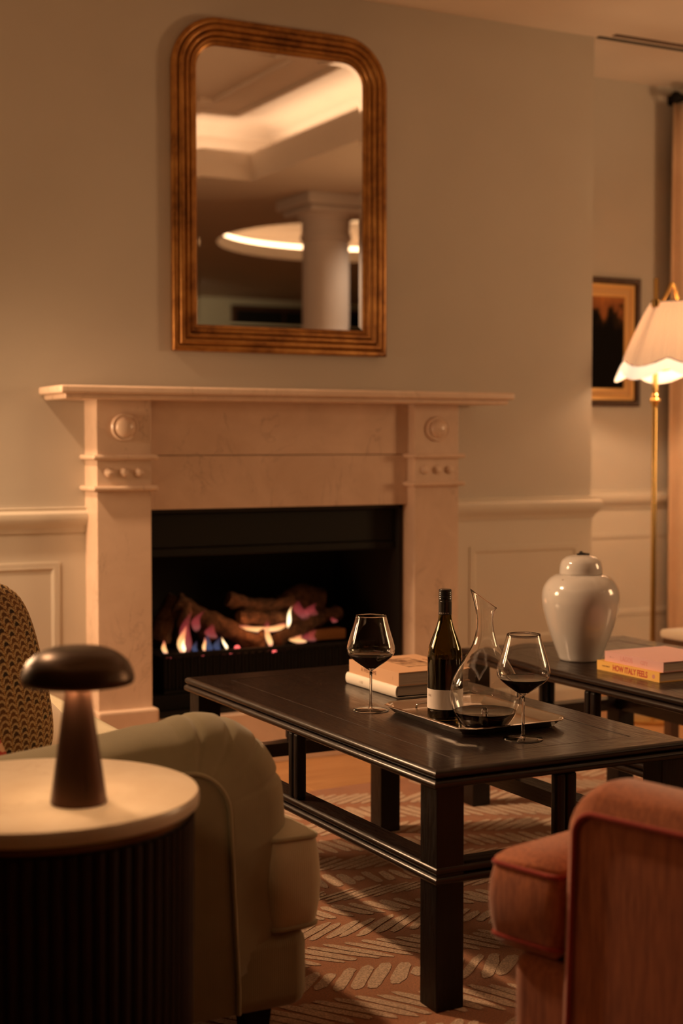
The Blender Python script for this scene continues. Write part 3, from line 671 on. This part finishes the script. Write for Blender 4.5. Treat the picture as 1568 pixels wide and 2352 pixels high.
lathe('wine', [(0, .0246), (.0115, .0182), (.021, .0072), (.0285, .0027)] + wi + [(.0705, wz + .0004), (.0690, wz), (0, wz - .0004)], M['wine'], dc, 72, 60)
bm = bmesh.new(); bmesh.ops.create_uvsphere(bm, u_segments=20, v_segments=12, radius=.0075, matrix=Matrix.Translation((0, 0, wz + .001))); fin('glass_bubble', bm, M['glass'], dc, ang=None)
# books : spine along y facing -x
def book(name, x, y, z, L, Wd, T, cover, label, group, rz=0, rounded=False, hollow=None):
    b = empty(name, (x, y, z), rz, label, 'book', group); c = .0022
    if rounded:
        sp = [(Wd, T), (.006, T)] + [(.006 - .007 * math.sin(PI * k / 8), T / 2 + T / 2 * math.cos(PI * k / 8)) for k in range(1, 8)] + [(.006, 0), (Wd, 0), (Wd, c)] + [(.007, c)] + [(.0075 - .0055 * math.sin(PI * k / 8), T / 2 - (T / 2 - c) * math.cos(PI * k / 8)) for k in range(1, 8)] + [(.007, T - c), (Wd, T - c)]
    if not rounded:
        bm = bmesh.new(); bx(bm, 0, Wd, 0, L, T - c, T); bx(bm, 0, Wd, 0, L, 0, c); bx(bm, 0, c, 0, L, c, T - c); fin('cover', bm, M[cover], b, smooth=False)
        box('pages', (c + .0003, Wd - .004, .0025, L - .0025, c + .0002, T - c - .0002), M['pages'], b); return b
    bm = bmesh.new(); A = [bm.verts.new((p, 0, q_)) for p, q_ in sp]; B = [bm.verts.new((p, L, q_)) for p, q_ in sp]; n = len(A)
    for i in range(n): bm.faces.new((A[i], A[(i + 1) % n], B[(i + 1) % n], B[i]))
    for R in (A, B):
        f = bm.faces.new(R)
    bmesh.ops.triangulate(bm, faces=[f for f in bm.faces if len(f.verts) > 4]); fin('cover', bm, M[cover], b, ang=30)
    box('pages', (c + .0005 + (.004 if rounded else 0), Wd - .004, .003, L - .003, c + .0001, T - c - .0001), M['pages'], b)
    return b
GA = 'books on the front coffee table'; GB = 'books on the rear coffee table'
b1 = book('book', 1.832, 3.184, TT, .266, .215, .030, 'book_white', 'thick ivory book with rounded spine at the bottom of the stack', GA, rounded=True)
b2 = book('book', 1.838, 3.180, TT + .0302, .262, .205, .034, 'book_tan', 'tan book with picture on its cover lying on the ivory book', GA)
text_on('spine_lettering', 'A WELCOME', .0150, M['brownink'], b2, (-.0002, .155, .0165), (0, -1, 0), (0, 0, 1), .95)
text_on('spine_lettering', '- - - -', .004, M['brownink'], b2, (-.0002, .030, .0165), (0, 0, 1), (0, 1, 0))
text_on('spine_lettering', 'i  l l l', .010, M['pages'], b1, (-.0012, .18, .015), (0, -1, 0), (0, 0, 1))
cpic = box('cover_picture', (.070, .155, .07, .215, .0341, .0344), M['pages'], b2); g = G(M['pages'])
mp_ = mat('brown_stone_print', (.4, .22, .12), .6); g = G(mp_); g.col(g.ramp(g.noise(g.coord(), 40, 5), [(.35, (.14, .06, .03)), (.6, (.55, .34, .20))])); cpic.data.materials[0] = mp_
text_on('cover_lettering', 'A WELCOME', .012, M['brownink'], b2, (.175, .14, .0343), (0, -1, 0), (1, 0, 0))
# ------------------------------------------------------------------ things on the second table
b3 = book('book', 2.572, 3.066, TT, .268, .215, .0265, 'book_yellow', 'yellow book with red spine title under the pink book', GB)
b4 = book('book', 2.582, 3.062, TT + .0267, .250, .215, .0275, 'book_pink', 'dusty pink book lying on top of the yellow book', GB)
text_on('spine_title', 'HOW ITALY FEELS', .0228, M['redink'], b3, (-.0002, .1235, .0130), (0, -1, 0), (0, 0, 1), .80, .0006)
text_on('spine_author', 'ANNA MARINO', .0058, M['brownink'], b3, (-.0002, .228, .0135), (0, -1, 0), (0, 0, 1), .85)
bm = bmesh.new()
for k in range(8):
    a = PI * k / 4; bmesh.ops.create_circle(bm, cap_ends=True, segments=8, radius=.0019, matrix=Matrix.Translation((-.0003, .024 + .0042 * math.cos(a), .013 + .0042 * math.sin(a))) @ Matrix.Rotation(PI / 2, 4, 'Y'))
bmesh.ops.create_circle(bm, cap_ends=True, segments=10, radius=.002, matrix=Matrix.Translation((-.0003, .024, .013)) @ Matrix.Rotation(PI / 2, 4, 'Y'))
fin('flower_mark', bm, M['pinkink'], b3, smooth=False)
text_on('spine_title', 'LAGOS', .020, M['pinkink'], b4, (-.0002, .155, .0135), (0, -1, 0), (0, 0, 1), .85)
text_on('spine_author', 'A - - - - - -', .006, M['brownink'], b4, (-.0002, .218, .0135), (0, -1, 0), (0, 0, 1), .7)
text_on('spine_lettering', 'CITY', .016, M['pinkink'], b4, (-.0002, .080, .0135), (0, -1, 0), (0, 0, 1), .9)
# ginger jar
jr = empty('ginger_jar', (2.643, 3.506, TT), 0, 'white glazed lidded ginger jar standing behind the stacked books', 'jar')
jp = catmull([(.058, .0), (.062, .004), (.068, .020), (.085, .065), (.101, .115), (.1105, .155), (.1135, .185), (.1090, .212), (.0950, .235), (.076, .249), (.064, .252)], 6)
lathe('jar_body', [(0, .002), (.050, .002), (.054, 0)] + jp + [(.060, .254), (.056, .250), (0, .246)], M['jar'], jr, 72, None)
lathe('jar_lid', [(.058, .2525), (.0625, .2530), (.0632, .257)] + catmull([(.0625, .262), (.0615, .275), (.0555, .292), (.040, .304), (.020, .3085)], 5) + [(0, .3090)], M['jar'], jr, 72, None)
lathe('lid_seam', [(.0625, .2518), (.0628, .2512), (.0615, .2505), (.058, .2512)], M['dark_trim'], jr, 48)
kn = bmesh.new(); tube_bm(kn, catmull([(-.004, 0, .3085), (-.004, 0, .316), (.004, .002, .317), (.004, .002, .311)], 4), .0028, 8); tube_bm(kn, [(-.014, .0, .3105), (0, 0, .3120), (.022, -.010, .3100)], [.003, .004, .003], 8)
fin('lid_knot', kn, M['cap'], jr)

# ------------------------------------------------------------------ side table and lamp
SX, SY, SZ = .6175, 2.139, .61
st = empty('side_table', (SX, SY, 0), 0, 'round drum side table with pale marble top and dark reeded sides', 'side table')
lathe('table_top', [(0, SZ - .022), (.235, SZ - .022), (.2385, SZ - .019), (.2395, SZ - .012), (.2390, SZ - .004), (.2365, SZ), (0, SZ)], M['marble_top'], st, 96, 30)
lathe('brass_trim', [(.218, SZ - .034), (.2265, SZ - .034), (.2275, SZ - .029), (.2265, SZ - .0235), (.218, SZ - .0235)], M['trim_brass'], st, 96)
lathe('drum', [(0, .02), (.212, .02), (.216, .03), (.224, SZ - .04), (.224, SZ - .0222), (0, SZ - .0222)], M['drum'], st, 72)
sm = None
for k in range(72):
    a = 2 * PI * k / 72
    if sm is None:
        bm = bmesh.new(); tube_bm(bm, [(.215, 0, .03), (.2225, 0, SZ - .038)], .0096, 8); o = fin('stave', bm, M['drum'], st); sm = o.data
    else: o = link('stave', sm, None, st); o.rotation_euler.z = a
lathe('plinth', [(0, .0054), (.20, .0054), (.205, .02), (0, .02)], M['black'], st, 64)
LX, LY = .651, 2.0475
lp = empty('table_lamp', (LX, LY, SZ), 0, 'bronze mushroom shaped table lamp glowing on the marble side table', 'lamp')
lathe('stem', [(0, 0), (.039, 0), (.0405, .002), (.0402, .006)] + [(.0402 - (.0402 - .0175) * t, .006 + .164 * t) for t in (.2, .4, .6, .8, 1)] + [(.0172, .176), (0, .176)], M['bronze_stem'], lp, 64, 40)
cap_p = catmull([(.0795, .1745), (.0812, .180), (.0800, .188), (.0730, .203), (.058, .2165), (.038, .2245), (.018, .2265)], 6) + [(0, .2268)]
lathe('lamp_shade', [(.0300, .1850), (.055, .1800), (.0770, .1735)] + cap_p, M['bronze'], lp, 80, 60)
lathe('diffuser', [(.0180, .183), (.031, .1835), (.031, .1855), (0, .1865)], M['bulbglass'], lp, 48)
for k in range(4):
    l = bpy.data.lights.new('lamp_glow', 'POINT'); l.energy = .42; l.color = (1, .58, .28); l.shadow_soft_size = .008
    o = bpy.data.objects.new('lamp_glow', l); C.objects.link(o); o.location = (LX + .030 * math.cos(PI / 4 + k * PI / 2), LY + .030 * math.sin(PI / 4 + k * PI / 2), SZ + .1775)

# ------------------------------------------------------------------ upholstery
def roll_arm(name, parent, y0, T, top, front, rx, z_low, xb, Bt, Bf, m, mp, pleats=0, outer=-1, zfoot=.11, band_end=.25, drop=0):
    """arm: flat sides inside a welt line, wrapped by a bulging band that runs over the top and down the front"""
    n1 = 16; path = [(xb + (front - rx - xb) * i / n1, top - (drop * max(0, front - .12 - (xb + (front - rx - xb) * i / n1)))) for i in range(n1)]
    for a in [90 - 1.5 * q_ for q_ in range(61)]: path.append((front - rx + rx * math.cos(math.radians(a)), top - rx + rx * math.sin(math.radians(a))))
    n2 = 14
    for i in range(1, n2 + 1): path.append((front + .015 * i / n2, top - rx + (z_low - (top - rx)) * i / n2))
    n = len(path); bm = bmesh.new(); rows = []; K = 16
    for i, (x, z) in enumerate(path):
        a = path[max(0, i - 1)]; b = path[min(n - 1, i + 1)]; d = Vector((b[0] - a[0], b[1] - a[1])).normalized(); nx, nz = -d.y, d.x
        if nx < 0 and nz < 0: nx, nz = -nx, -nz
        w = max(0, nx); B = Bt + (Bf - Bt) * w
        if z < band_end: B *= max(.02, math.sqrt(max(0, 1 - ((band_end - z) / (band_end - z_low)) ** 2)))
        ang = math.degrees(math.atan2(nz, nx)); row = []
        for k in range(K + 1):
            t = k / K; e = (1 - abs(2 * t - 1) ** 2.4) ** (1 / 2.4); off = B * e
            if pleats and 8 < ang < 85: off -= pleats * e * (1 - e * .75) * (max(0, math.cos((ang - 15) * PI / 180 * 18)) ** 4)
            off += noise.noise(Vector((x * 6, t * 2, z * 6 + y0 * 5))) * .006 * e * (1 if pleats else .5)
            row.append(bm.verts.new((x + nx * off, y0 + T * t, z + nz * off)))
        rows.append(row)
    for A, Bq in zip(rows, rows[1:]):
        for k in range(K): bm.faces.new((A[k], A[k + 1], Bq[k + 1], Bq[k]))
    fin(name, bm, m, parent, ang=None)
    bm = bmesh.new()
    for yv in (y0 + .004, y0 + T - .004):
        vs = [bm.verts.new((x, yv, z)) for x, z in path] + [bm.verts.new((path[-1][0], yv, zfoot)), bm.verts.new((xb, yv, zfoot))]; bm.faces.new(vs)
    fin('arm_panel', bm, m, parent, smooth=False)
    yv = y0 if outer < 0 else y0 + T
    tube('piping', [(x, yv, z) for x, z in path] + [(path[-1][0], yv, zfoot)], .0042, mp, parent, 8)
def cushion(name, parent, outline, z0, z1, m, mp=None, bev=.03, crown=.02, pr=.0045, welt='piping'):
    bm = bmesh.new(); lo = [bm.verts.new((x, y, z0)) for x, y in outline]; hi = [bm.verts.new((x, y, z1)) for x, y in outline]; n = len(lo)
    bm.faces.new(hi); bm.faces.new(lo[::-1])
    for i in range(n): bm.faces.new((lo[i], lo[(i + 1) % n], hi[(i + 1) % n], hi[i]))
    bmesh.ops.recalc_face_normals(bm, faces=bm.faces)
    # concentric inset on top and bottom for a crowned, soft face
    for f in [f for f in bm.faces if abs(f.normal.z) > .9]:
        s = 1 if f.normal.z > 0 else -1; cur = f
        for k, h in ((.006, .30), (.013, .40), (.022, .30)):
            r = bmesh.ops.inset_region(bm, faces=[cur], thickness=k, use_even_offset=True)
            for v in cur.verts: v.co.z += s * crown * h
    sides = [f for f in bm.faces if abs(f.normal.z) < .3]
    vert = [e for e in bm.edges if abs(e.verts[0].co.z - e.verts[1].co.z) > (z1 - z0) * .8]
    bmesh.ops.bevel(bm, geom=vert, offset=bev, segments=4, profile=.5, affect='EDGES')
    ve = [e for e in bm.edges if abs(e.verts[0].co.z - e.verts[1].co.z) > (z1 - z0) * .8 and e.is_valid]
    bmesh.ops.subdivide_edges(bm, edges=ve, cuts=3)
    zc = (z0 + z1) / 2; bm.normal_update()
    for v in bm.verts:
        if z0 + .001 < v.co.z < z1 - .001:
            nn = Vector((v.normal.x, v.normal.y, 0)); 
            if nn.length: v.co += nn.normalized() * .010 * (1 - (2 * (v.co.z - zc) / (z1 - z0)) ** 2)
    for v in bm.verts:
        k = noise.noise(v.co * 7) * .004; v.co.z += k
    top = sorted([v for v in bm.verts], key=lambda v: v.co.z)
    o = fin(name, bm, m, parent, ang=60)
    if mp:
        # welt follows the rounded outline
        P = [Vector(p) for p in outline]; pts = []
        for i, p in enumerate(P):
            a, b = (P[i - 1] - p), (P[(i + 1) % len(P)] - p); la, lb = min(bev, a.length / 2), min(bev, b.length / 2); A = p + a.normalized() * la; B = p + b.normalized() * lb
            if a.length > 3 * bev: pts.append(p + a.normalized() * (a.length / 2))
            for k in range(5): t = k / 4; pts.append((1 - t) ** 2 * A + 2 * t * (1 - t) * p + t * t * B)
        for z in (z0, z1): tube(welt, [(q_.x, q_.y, z + noise.noise(Vector((q_.x, q_.y, z)) * 7) * .004) for q_ in pts], pr, mp, parent, 8, True)
    return o
def soft_box(name, parent, b, m, r, seg=4, puff=0):
    bm = bmesh.new(); bx(bm, *b, r, seg); 
    return fin(name, bm, m, parent, ang=None if r > .02 else 40)

# sofa : faces +x, near arm at its local y=0
Ws = 2.0
so = empty('sofa', (.22, 2.40, 0), 0, 'olive ribbed linen sofa with rolled arms behind the round side table', 'sofa')
OL, OP = M['olive'], M['olive_pipe']
for y0, outer in ((0, -1), (Ws - .2, 1)):
    roll_arm('arm', so, y0, .2, .548, .822, .085, .150, .02, .070, .140, OL, OP, .024, outer, .10, .30, .12)
soft_box('base', so, (.03, .985, .006, Ws - .006, .088, .238), OL, .032)
soft_box('seat_deck', so, (.10, .90, .19, Ws - .19, .225, .245), OL, .008)
cushion('seat_cushion', so, [(.10, .205), (.905, .205), (.905, .008), (1.003, .008), (1.003, .995), (.10, .995)], .240, .405, M['seatlinen'], OP, .022)
cushion('seat_cushion', so, [(.10, 1.003), (1.003, 1.003), (1.003, Ws - .008), (.905, Ws - .008), (.905, Ws - .205), (.10, Ws - .205)], .240, .405, M['seatlinen'], OP, .022)
soft_box('back', so, (-.12, .03, .02, Ws - .02, .10, .74), OL, .05)
for y0 in (.215, 1.01): soft_box('back_cushion', so, (.032, .165, y0, y0 + .775, .42, .76), M['seatlinen'], .05, 5)
for x, y in ((.862, .030), (.862, Ws - .080), (.06, .035), (.06, Ws - .085)):
    bm = bmesh.new(); bx(bm, x, x + .055, y, y + .05, .0054, .104)
    for v in bm.verts:
        if v.co.z < .05: v.co.x = x + .0275 + (v.co.x - x - .0275) * .7; v.co.y = y + .025 + (v.co.y - y - .025) * .7
    fin('leg', bm, M['black'], so)

# coral armchair : faces up-left, seen from its side and behind
th = math.radians(15); fd = Vector((-math.sin(th), math.cos(th), 0)); lf = Vector((-math.cos(th), -math.sin(th), 0))   # forward, and its left
tip = Vector((1.263, 1.907, 0)); Wc, Dc = .72, .86
org = tip - fd * Dc - lf * Wc
ch = empty('armchair', tuple(org), math.atan2(fd.y, fd.x), 'coral velvet armchair with red piping in front of the coffee table', 'armchair')
CO, CP = M['coral'], M['red_pipe']
for y0, outer in ((0, -1), (Wc - .13, 1)):
    roll_arm('arm', ch, y0, .13, .588, Dc - .168, .035, .10, .02, .042, .026, CO, CP, 0, outer, .10, .11)
bm = bmesh.new(); bx(bm, .03, Dc - .032, .01, Wc - .012, .10, .345, .03, 4); fin('base', bm, CO, ch, ang=None)
cushion('seat_cushion', ch, [(.16, .14), (Dc - .135, .14), (Dc - .135, .004), (Dc, .004), (Dc, Wc - .004), (Dc - .135, Wc - .004), (Dc - .135, Wc - .14), (.16, Wc - .14)], .368, .478, CO, CP, .02, .03, .004)
soft_box('seat_deck', ch, (.1, Dc - .05, .12, Wc - .12, .335, .372), CO, .01)
soft_box('back', ch, (-.04, .15, .005, Wc - .005, .10, .86), CO, .05, 5)
for x, y in ((Dc - .14, .05), (Dc - .14, Wc - .10), (.05, .05), (.05, Wc - .10)): box('leg', (x, x + .05, y, y + .05, .0054, .105), M['black'], ch, .004)

# loose pillows
def pillow(name, loc, rot, sx, sy, T, m, label, mp=None, cat='pillow', group=None, pk=.055, ex=2.4, rd=0):
    bm = bmesh.new(); N_ = 22; uvl = bm.loops.layers.uv.new('uv'); grid = {}
    for s in (1, -1):
        for i in range(N_ + 1):
            for j in range(N_ + 1):
                u, v = i / N_ * 2 - 1, j / N_ * 2 - 1
                edge = i in (0, N_) or j in (0, N_)
                if s == -1 and edge: grid[s, i, j] = grid[1, i, j]; continue
                pin = 1 - pk * (1 - abs(u * v)) * (max(abs(u), abs(v)) ** 3) - rd * (u * v) ** 4
                h = ((1 - abs(u) ** 2.4) * (1 - abs(v) ** 2.4)) ** .55
                h *= 1 + .10 * noise.noise(Vector((u * 1.6, v * 1.6, loc[0] * 5)))
                grid[s, i, j] = bm.verts.new((u * sx / 2 * pin, s * h * T / 2, v * sy / 2 * pin))
    for s in (1, -1):
        for i in range(N_):
            for j in range(N_):
                ks = [(i, j), (i + 1, j), (i + 1, j + 1), (i, j + 1)]
                if s == 1: ks = ks[::-1]
                f = bm.faces.new([grid[s, a, b] for a, b in ks])
                for lo, (a, b) in zip(f.loops, ks): lo[uvl].uv = (a / N_, b / N_)
    o = fin(name, bm, m, ang=None, recalc=False)
    o.location = loc; o.rotation_euler = rot; tag(o, label, cat, group)
    if mp:
        pts = [(grid_p) for grid_p in []]
        per = [(i, 0) for i in range(N_)] + [(N_, j) for j in range(N_)] + [(i, N_) for i in range(N_, 0, -1)] + [(0, j) for j in range(N_, 0, -1)]
        P_ = []
        for i, j in per:
            u, v = i / N_ * 2 - 1, j / N_ * 2 - 1; pin = 1 - pk * (1 - abs(u * v)) * (max(abs(u), abs(v)) ** 3) - rd * (u * v) ** 4; P_.append((u * sx / 2 * pin, 0, v * sy / 2 * pin))
        tube('piping', P_, .0035, mp, o, 6, True)
    return o
R = math.radians
GP = 'loose pillows on the sofa'
pillow('pillow', (.672, 2.875, .628), (R(-8), R(-9), R(33)), .47, .43, .17, M['scallop'], 'brown brocade pillow with scallop pattern leaning behind the bronze lamp', M['mount'], group=GP, pk=-.03, rd=.22)
pillow('pillow', (.83, 3.26, .520), (R(-62), R(8), R(25)), .42, .40, .12, M['cream_fab'], 'plain cream pillow lying low behind the brown scallop pillow', M['olive_pipe'], group=GP)
pillow('pillow', (.575, 2.672, .555), (R(-4), R(-20), R(8)), .28, .28, .09, M['stripe'], 'red striped pillow peeking out beside the brown scallop pillow', None, group=GP)

# ------------------------------------------------------------------ alcove: picture, floor lamp, curtain, stool
pc = empty('framed_picture', (4.095, YF, 1.575), 0, 'dark painting in walnut frame with ochre mount on the alcove wall', 'picture')
px_, pz_ = .222, .285
fin('frame', sweep([(-px_, -pz_), (px_, -pz_), (px_, pz_), (-px_, pz_)], [(0, .001), (0, .022), (-.006, .028), (-.020, .026), (-.026, .016), (-.028, .001)], True, lambda p, b: (p.x, -b, p.y)), M['frame_wood'], pc)
fin('slip', sweep([(-px_ + .028, -pz_ + .028), (px_ - .028, -pz_ + .028), (px_ - .028, pz_ - .028), (-px_ + .028, pz_ - .028)], [(0, .001), (0, .012), (-.012, .014), (-.020, .010), (-.020, .001)], True, lambda p, b: (p.x, -b, p.y)), M['gilt_in'], pc)
box('mount', (-px_ + .03, px_ - .03, -.006, -.002, -pz_ + .03, pz_ - .03), M['mount'], pc)
fin('inner_slip', sweep([(-px_ + .072, -pz_ + .068), (px_ - .072, -pz_ + .068), (px_ - .072, pz_ - .072), (-px_ + .072, pz_ - .072)], [(0, .005), (0, .010), (-.010, .012), (-.014, .006)], True, lambda p, b: (p.x, -b, p.y)), M['gilt_in'], pc)
box('painting', (-px_ + .082, px_ - .082, -.0075, -.006, -pz_ + .080, pz_ - .084), M['painting'], pc)

fx, fy = 3.905, 4.70
fl2 = empty('floor_lamp', (fx, fy, 0), 0, 'brass floor lamp with pleated scalloped silk shade before the alcove', 'floor lamp')
lathe('base', [(0, 0), (.13, 0), (.135, .012), (.12, .020), (.03, .028), (.014, .05), (0, .05)], M['brass'], fl2, 48)
lathe('pole', [(0, .03), (.0105, .03), (.0105, 1.7794), (.009, 1.7868), (0, 1.7879)], M['brass'], fl2, 24)
lathe('collar', [(.0105, 1.2694), (.014, 1.2736), (.014, 1.28)] + [(.0115 + .0105 * math.sin(PI * k / 10), 1.281 + .028 * k / 10) for k in range(11)] + [(.014, 1.3127), (.014, 1.319), (.0105, 1.3222)], M['brass'], fl2, 32)
sxo, syo = .121, .0
tube('arm', catmull([(0, 0, 1.6844), (.030, 0, 1.695), (.058, 0, 1.7319), (.078, 0, 1.7689), (.094, 0, 1.7552), (.108, 0, 1.7214), (sxo, 0, 1.6844)], 6), .0075, M['brass'], fl2)
lathe('arm_collar', [(.0105, 1.6686), (.018, 1.6717), (.018, 1.6981), (.0105, 1.7013)], M['brass'], fl2, 24)
def shade_piece(name, rfun, z_top, zfun, m, thick=.0015, nz=14, seg=192, pl=.0035, npl=64):
    bm = bmesh.new(); rows = []
    for k in range(nz + 1):
        t = k / nz; row = []
        for i in range(seg):
            a = 2 * PI * i / seg; zb = zfun(a); z = z_top(a) + (zb - z_top(a)) * t; r = rfun(z) + pl * math.sin(a * npl)
            row.append(bm.verts.new((sxo + r * math.cos(a), syo + r * math.sin(a), z)))
        rows.append(row)
    for A, B in zip(rows, rows[1:]):
        for i in range(seg): bm.faces.new((A[i], A[(i + 1) % seg], B[(i + 1) % seg], B[i]))
    return fin(name, bm, m, fl2, ang=None)
NS = 6
def sc(a): return abs(math.sin(a * NS / 2 + 1.1))
def rz(z): t = (1.695 - z) / .25; return .110 + .119 * (t ** .85 if t > 0 else 0)
edge_z = lambda a: 1.462 - .032 * sc(a)
shade_piece('shade', rz, lambda a: 1.6918, edge_z, M['shade'], npl=40)
shade_piece('shade_skirt', lambda z: rz(z) + .001, lambda a: edge_z(a) - .001, lambda a: edge_z(a) - .042 - .012 * sc(a), M['skirt'], pl=.002, nz=6)
tube('shade_trim', [(sxo + (rz(1.447) + .003) * math.cos(2 * PI * i / 96), (rz(1.447) + .003) * math.sin(2 * PI * i / 96), edge_z(2 * PI * i / 96)) for i in range(96)], .0022, M['dark_trim'], fl2, 6, True)
tube('shade_trim', [(sxo + .111 * math.cos(2 * PI * i / 48), .111 * math.sin(2 * PI * i / 48), 1.6928) for i in range(48)], .0028, M['dark_trim'], fl2, 6, True)
lathe('shade_ring', [(.0, 1.6897), (.02, 1.6897), (.02, 1.6855), (0, 1.6855)], M['brass'], fl2, 24).location = (sxo, 0, 0)
for k in range(3):
    a = 2 * PI * k / 3; tube('spoke', [(sxo, 0, 1.6886), (sxo + .105 * math.cos(a), .105 * math.sin(a), 1.6907)], .002, M['brass'], fl2, 6)
l = bpy.data.lights.new('floor_lamp_bulb', 'POINT'); l.energy = 10; l.color = (1, .64, .36); l.shadow_soft_size = .035
o = bpy.data.objects.new('floor_lamp_bulb', l); C.objects.link(o); o.location = (fx + sxo, fy, 1.53)

cu = empty('curtain', (4.435, 5.22, 0), 0, 'floor length beige curtain hanging in soft folds beside the alcove wall', 'curtain')
bm = bmesh.new(); rows = []; nx = 150
for z in [.02 + (2.645 - .02) * k / 10 for k in range(11)]:
    row = []
    for i in range(nx + 1):
        x = 1.5 * i / nx; f = 1 + .25 * (1 - z / 2.64); y = .030 * f * math.sin(x * 42 + .6 * math.sin(x * 9 + z)) + .010 * math.sin(x * 97)
        row.append(bm.verts.new((x + .006 * math.sin(x * 42 + 1.5), y, z)))
    rows.append(row)
for A, B in zip(rows, rows[1:]):
    for i in range(nx): bm.faces.new((A[i], A[i + 1], B[i + 1], B[i]))
o = fin('curtain_cloth', bm, M['curtain'], cu, ang=None); md = o.modifiers.new('s', 'SOLIDIFY'); md.thickness = .003
rd = empty('curtain_rod', (4.400, 5.215, 2.668), 0, 'black curtain rod with round finial near the alcove ceiling', 'curtain rod')
tube('rod', [(.03, 0, 0), (1.7, 0, 0)], .013, M['black'], rd)
bm = bmesh.new(); bmesh.ops.create_uvsphere(bm, u_segments=24, v_segments=16, radius=.024, matrix=Matrix.Translation((.035, 0, 0))); fin('finial', bm, M['black'], rd, ang=None)
box('bracket', (.085, .105, -.006, .105, -.008, .008), M['black'], rd, .002); box('wall_plate', (.075, .115, .098, .105, -.014, .03), M['black'], rd, .002)

sl = empty('footstool', (3.72, 4.02, 0), 0, 'low cream topped footstool just beyond the rear coffee table', 'footstool')
bm = bmesh.new(); bx(bm, -.22, .22, -.16, .16, .42, .455, .015, 4); fin('seat', bm, M['cream_fab'], sl, ang=None)
box('frame', (-.21, .21, -.15, .15, .375, .42), M['frame_wood'], sl, .004)
for x in (-.205, .165):
    for y in (-.145, .105): box('leg', (x, x + .04, y, y + .04, .0054, .376), M['frame_wood'], sl, .004)
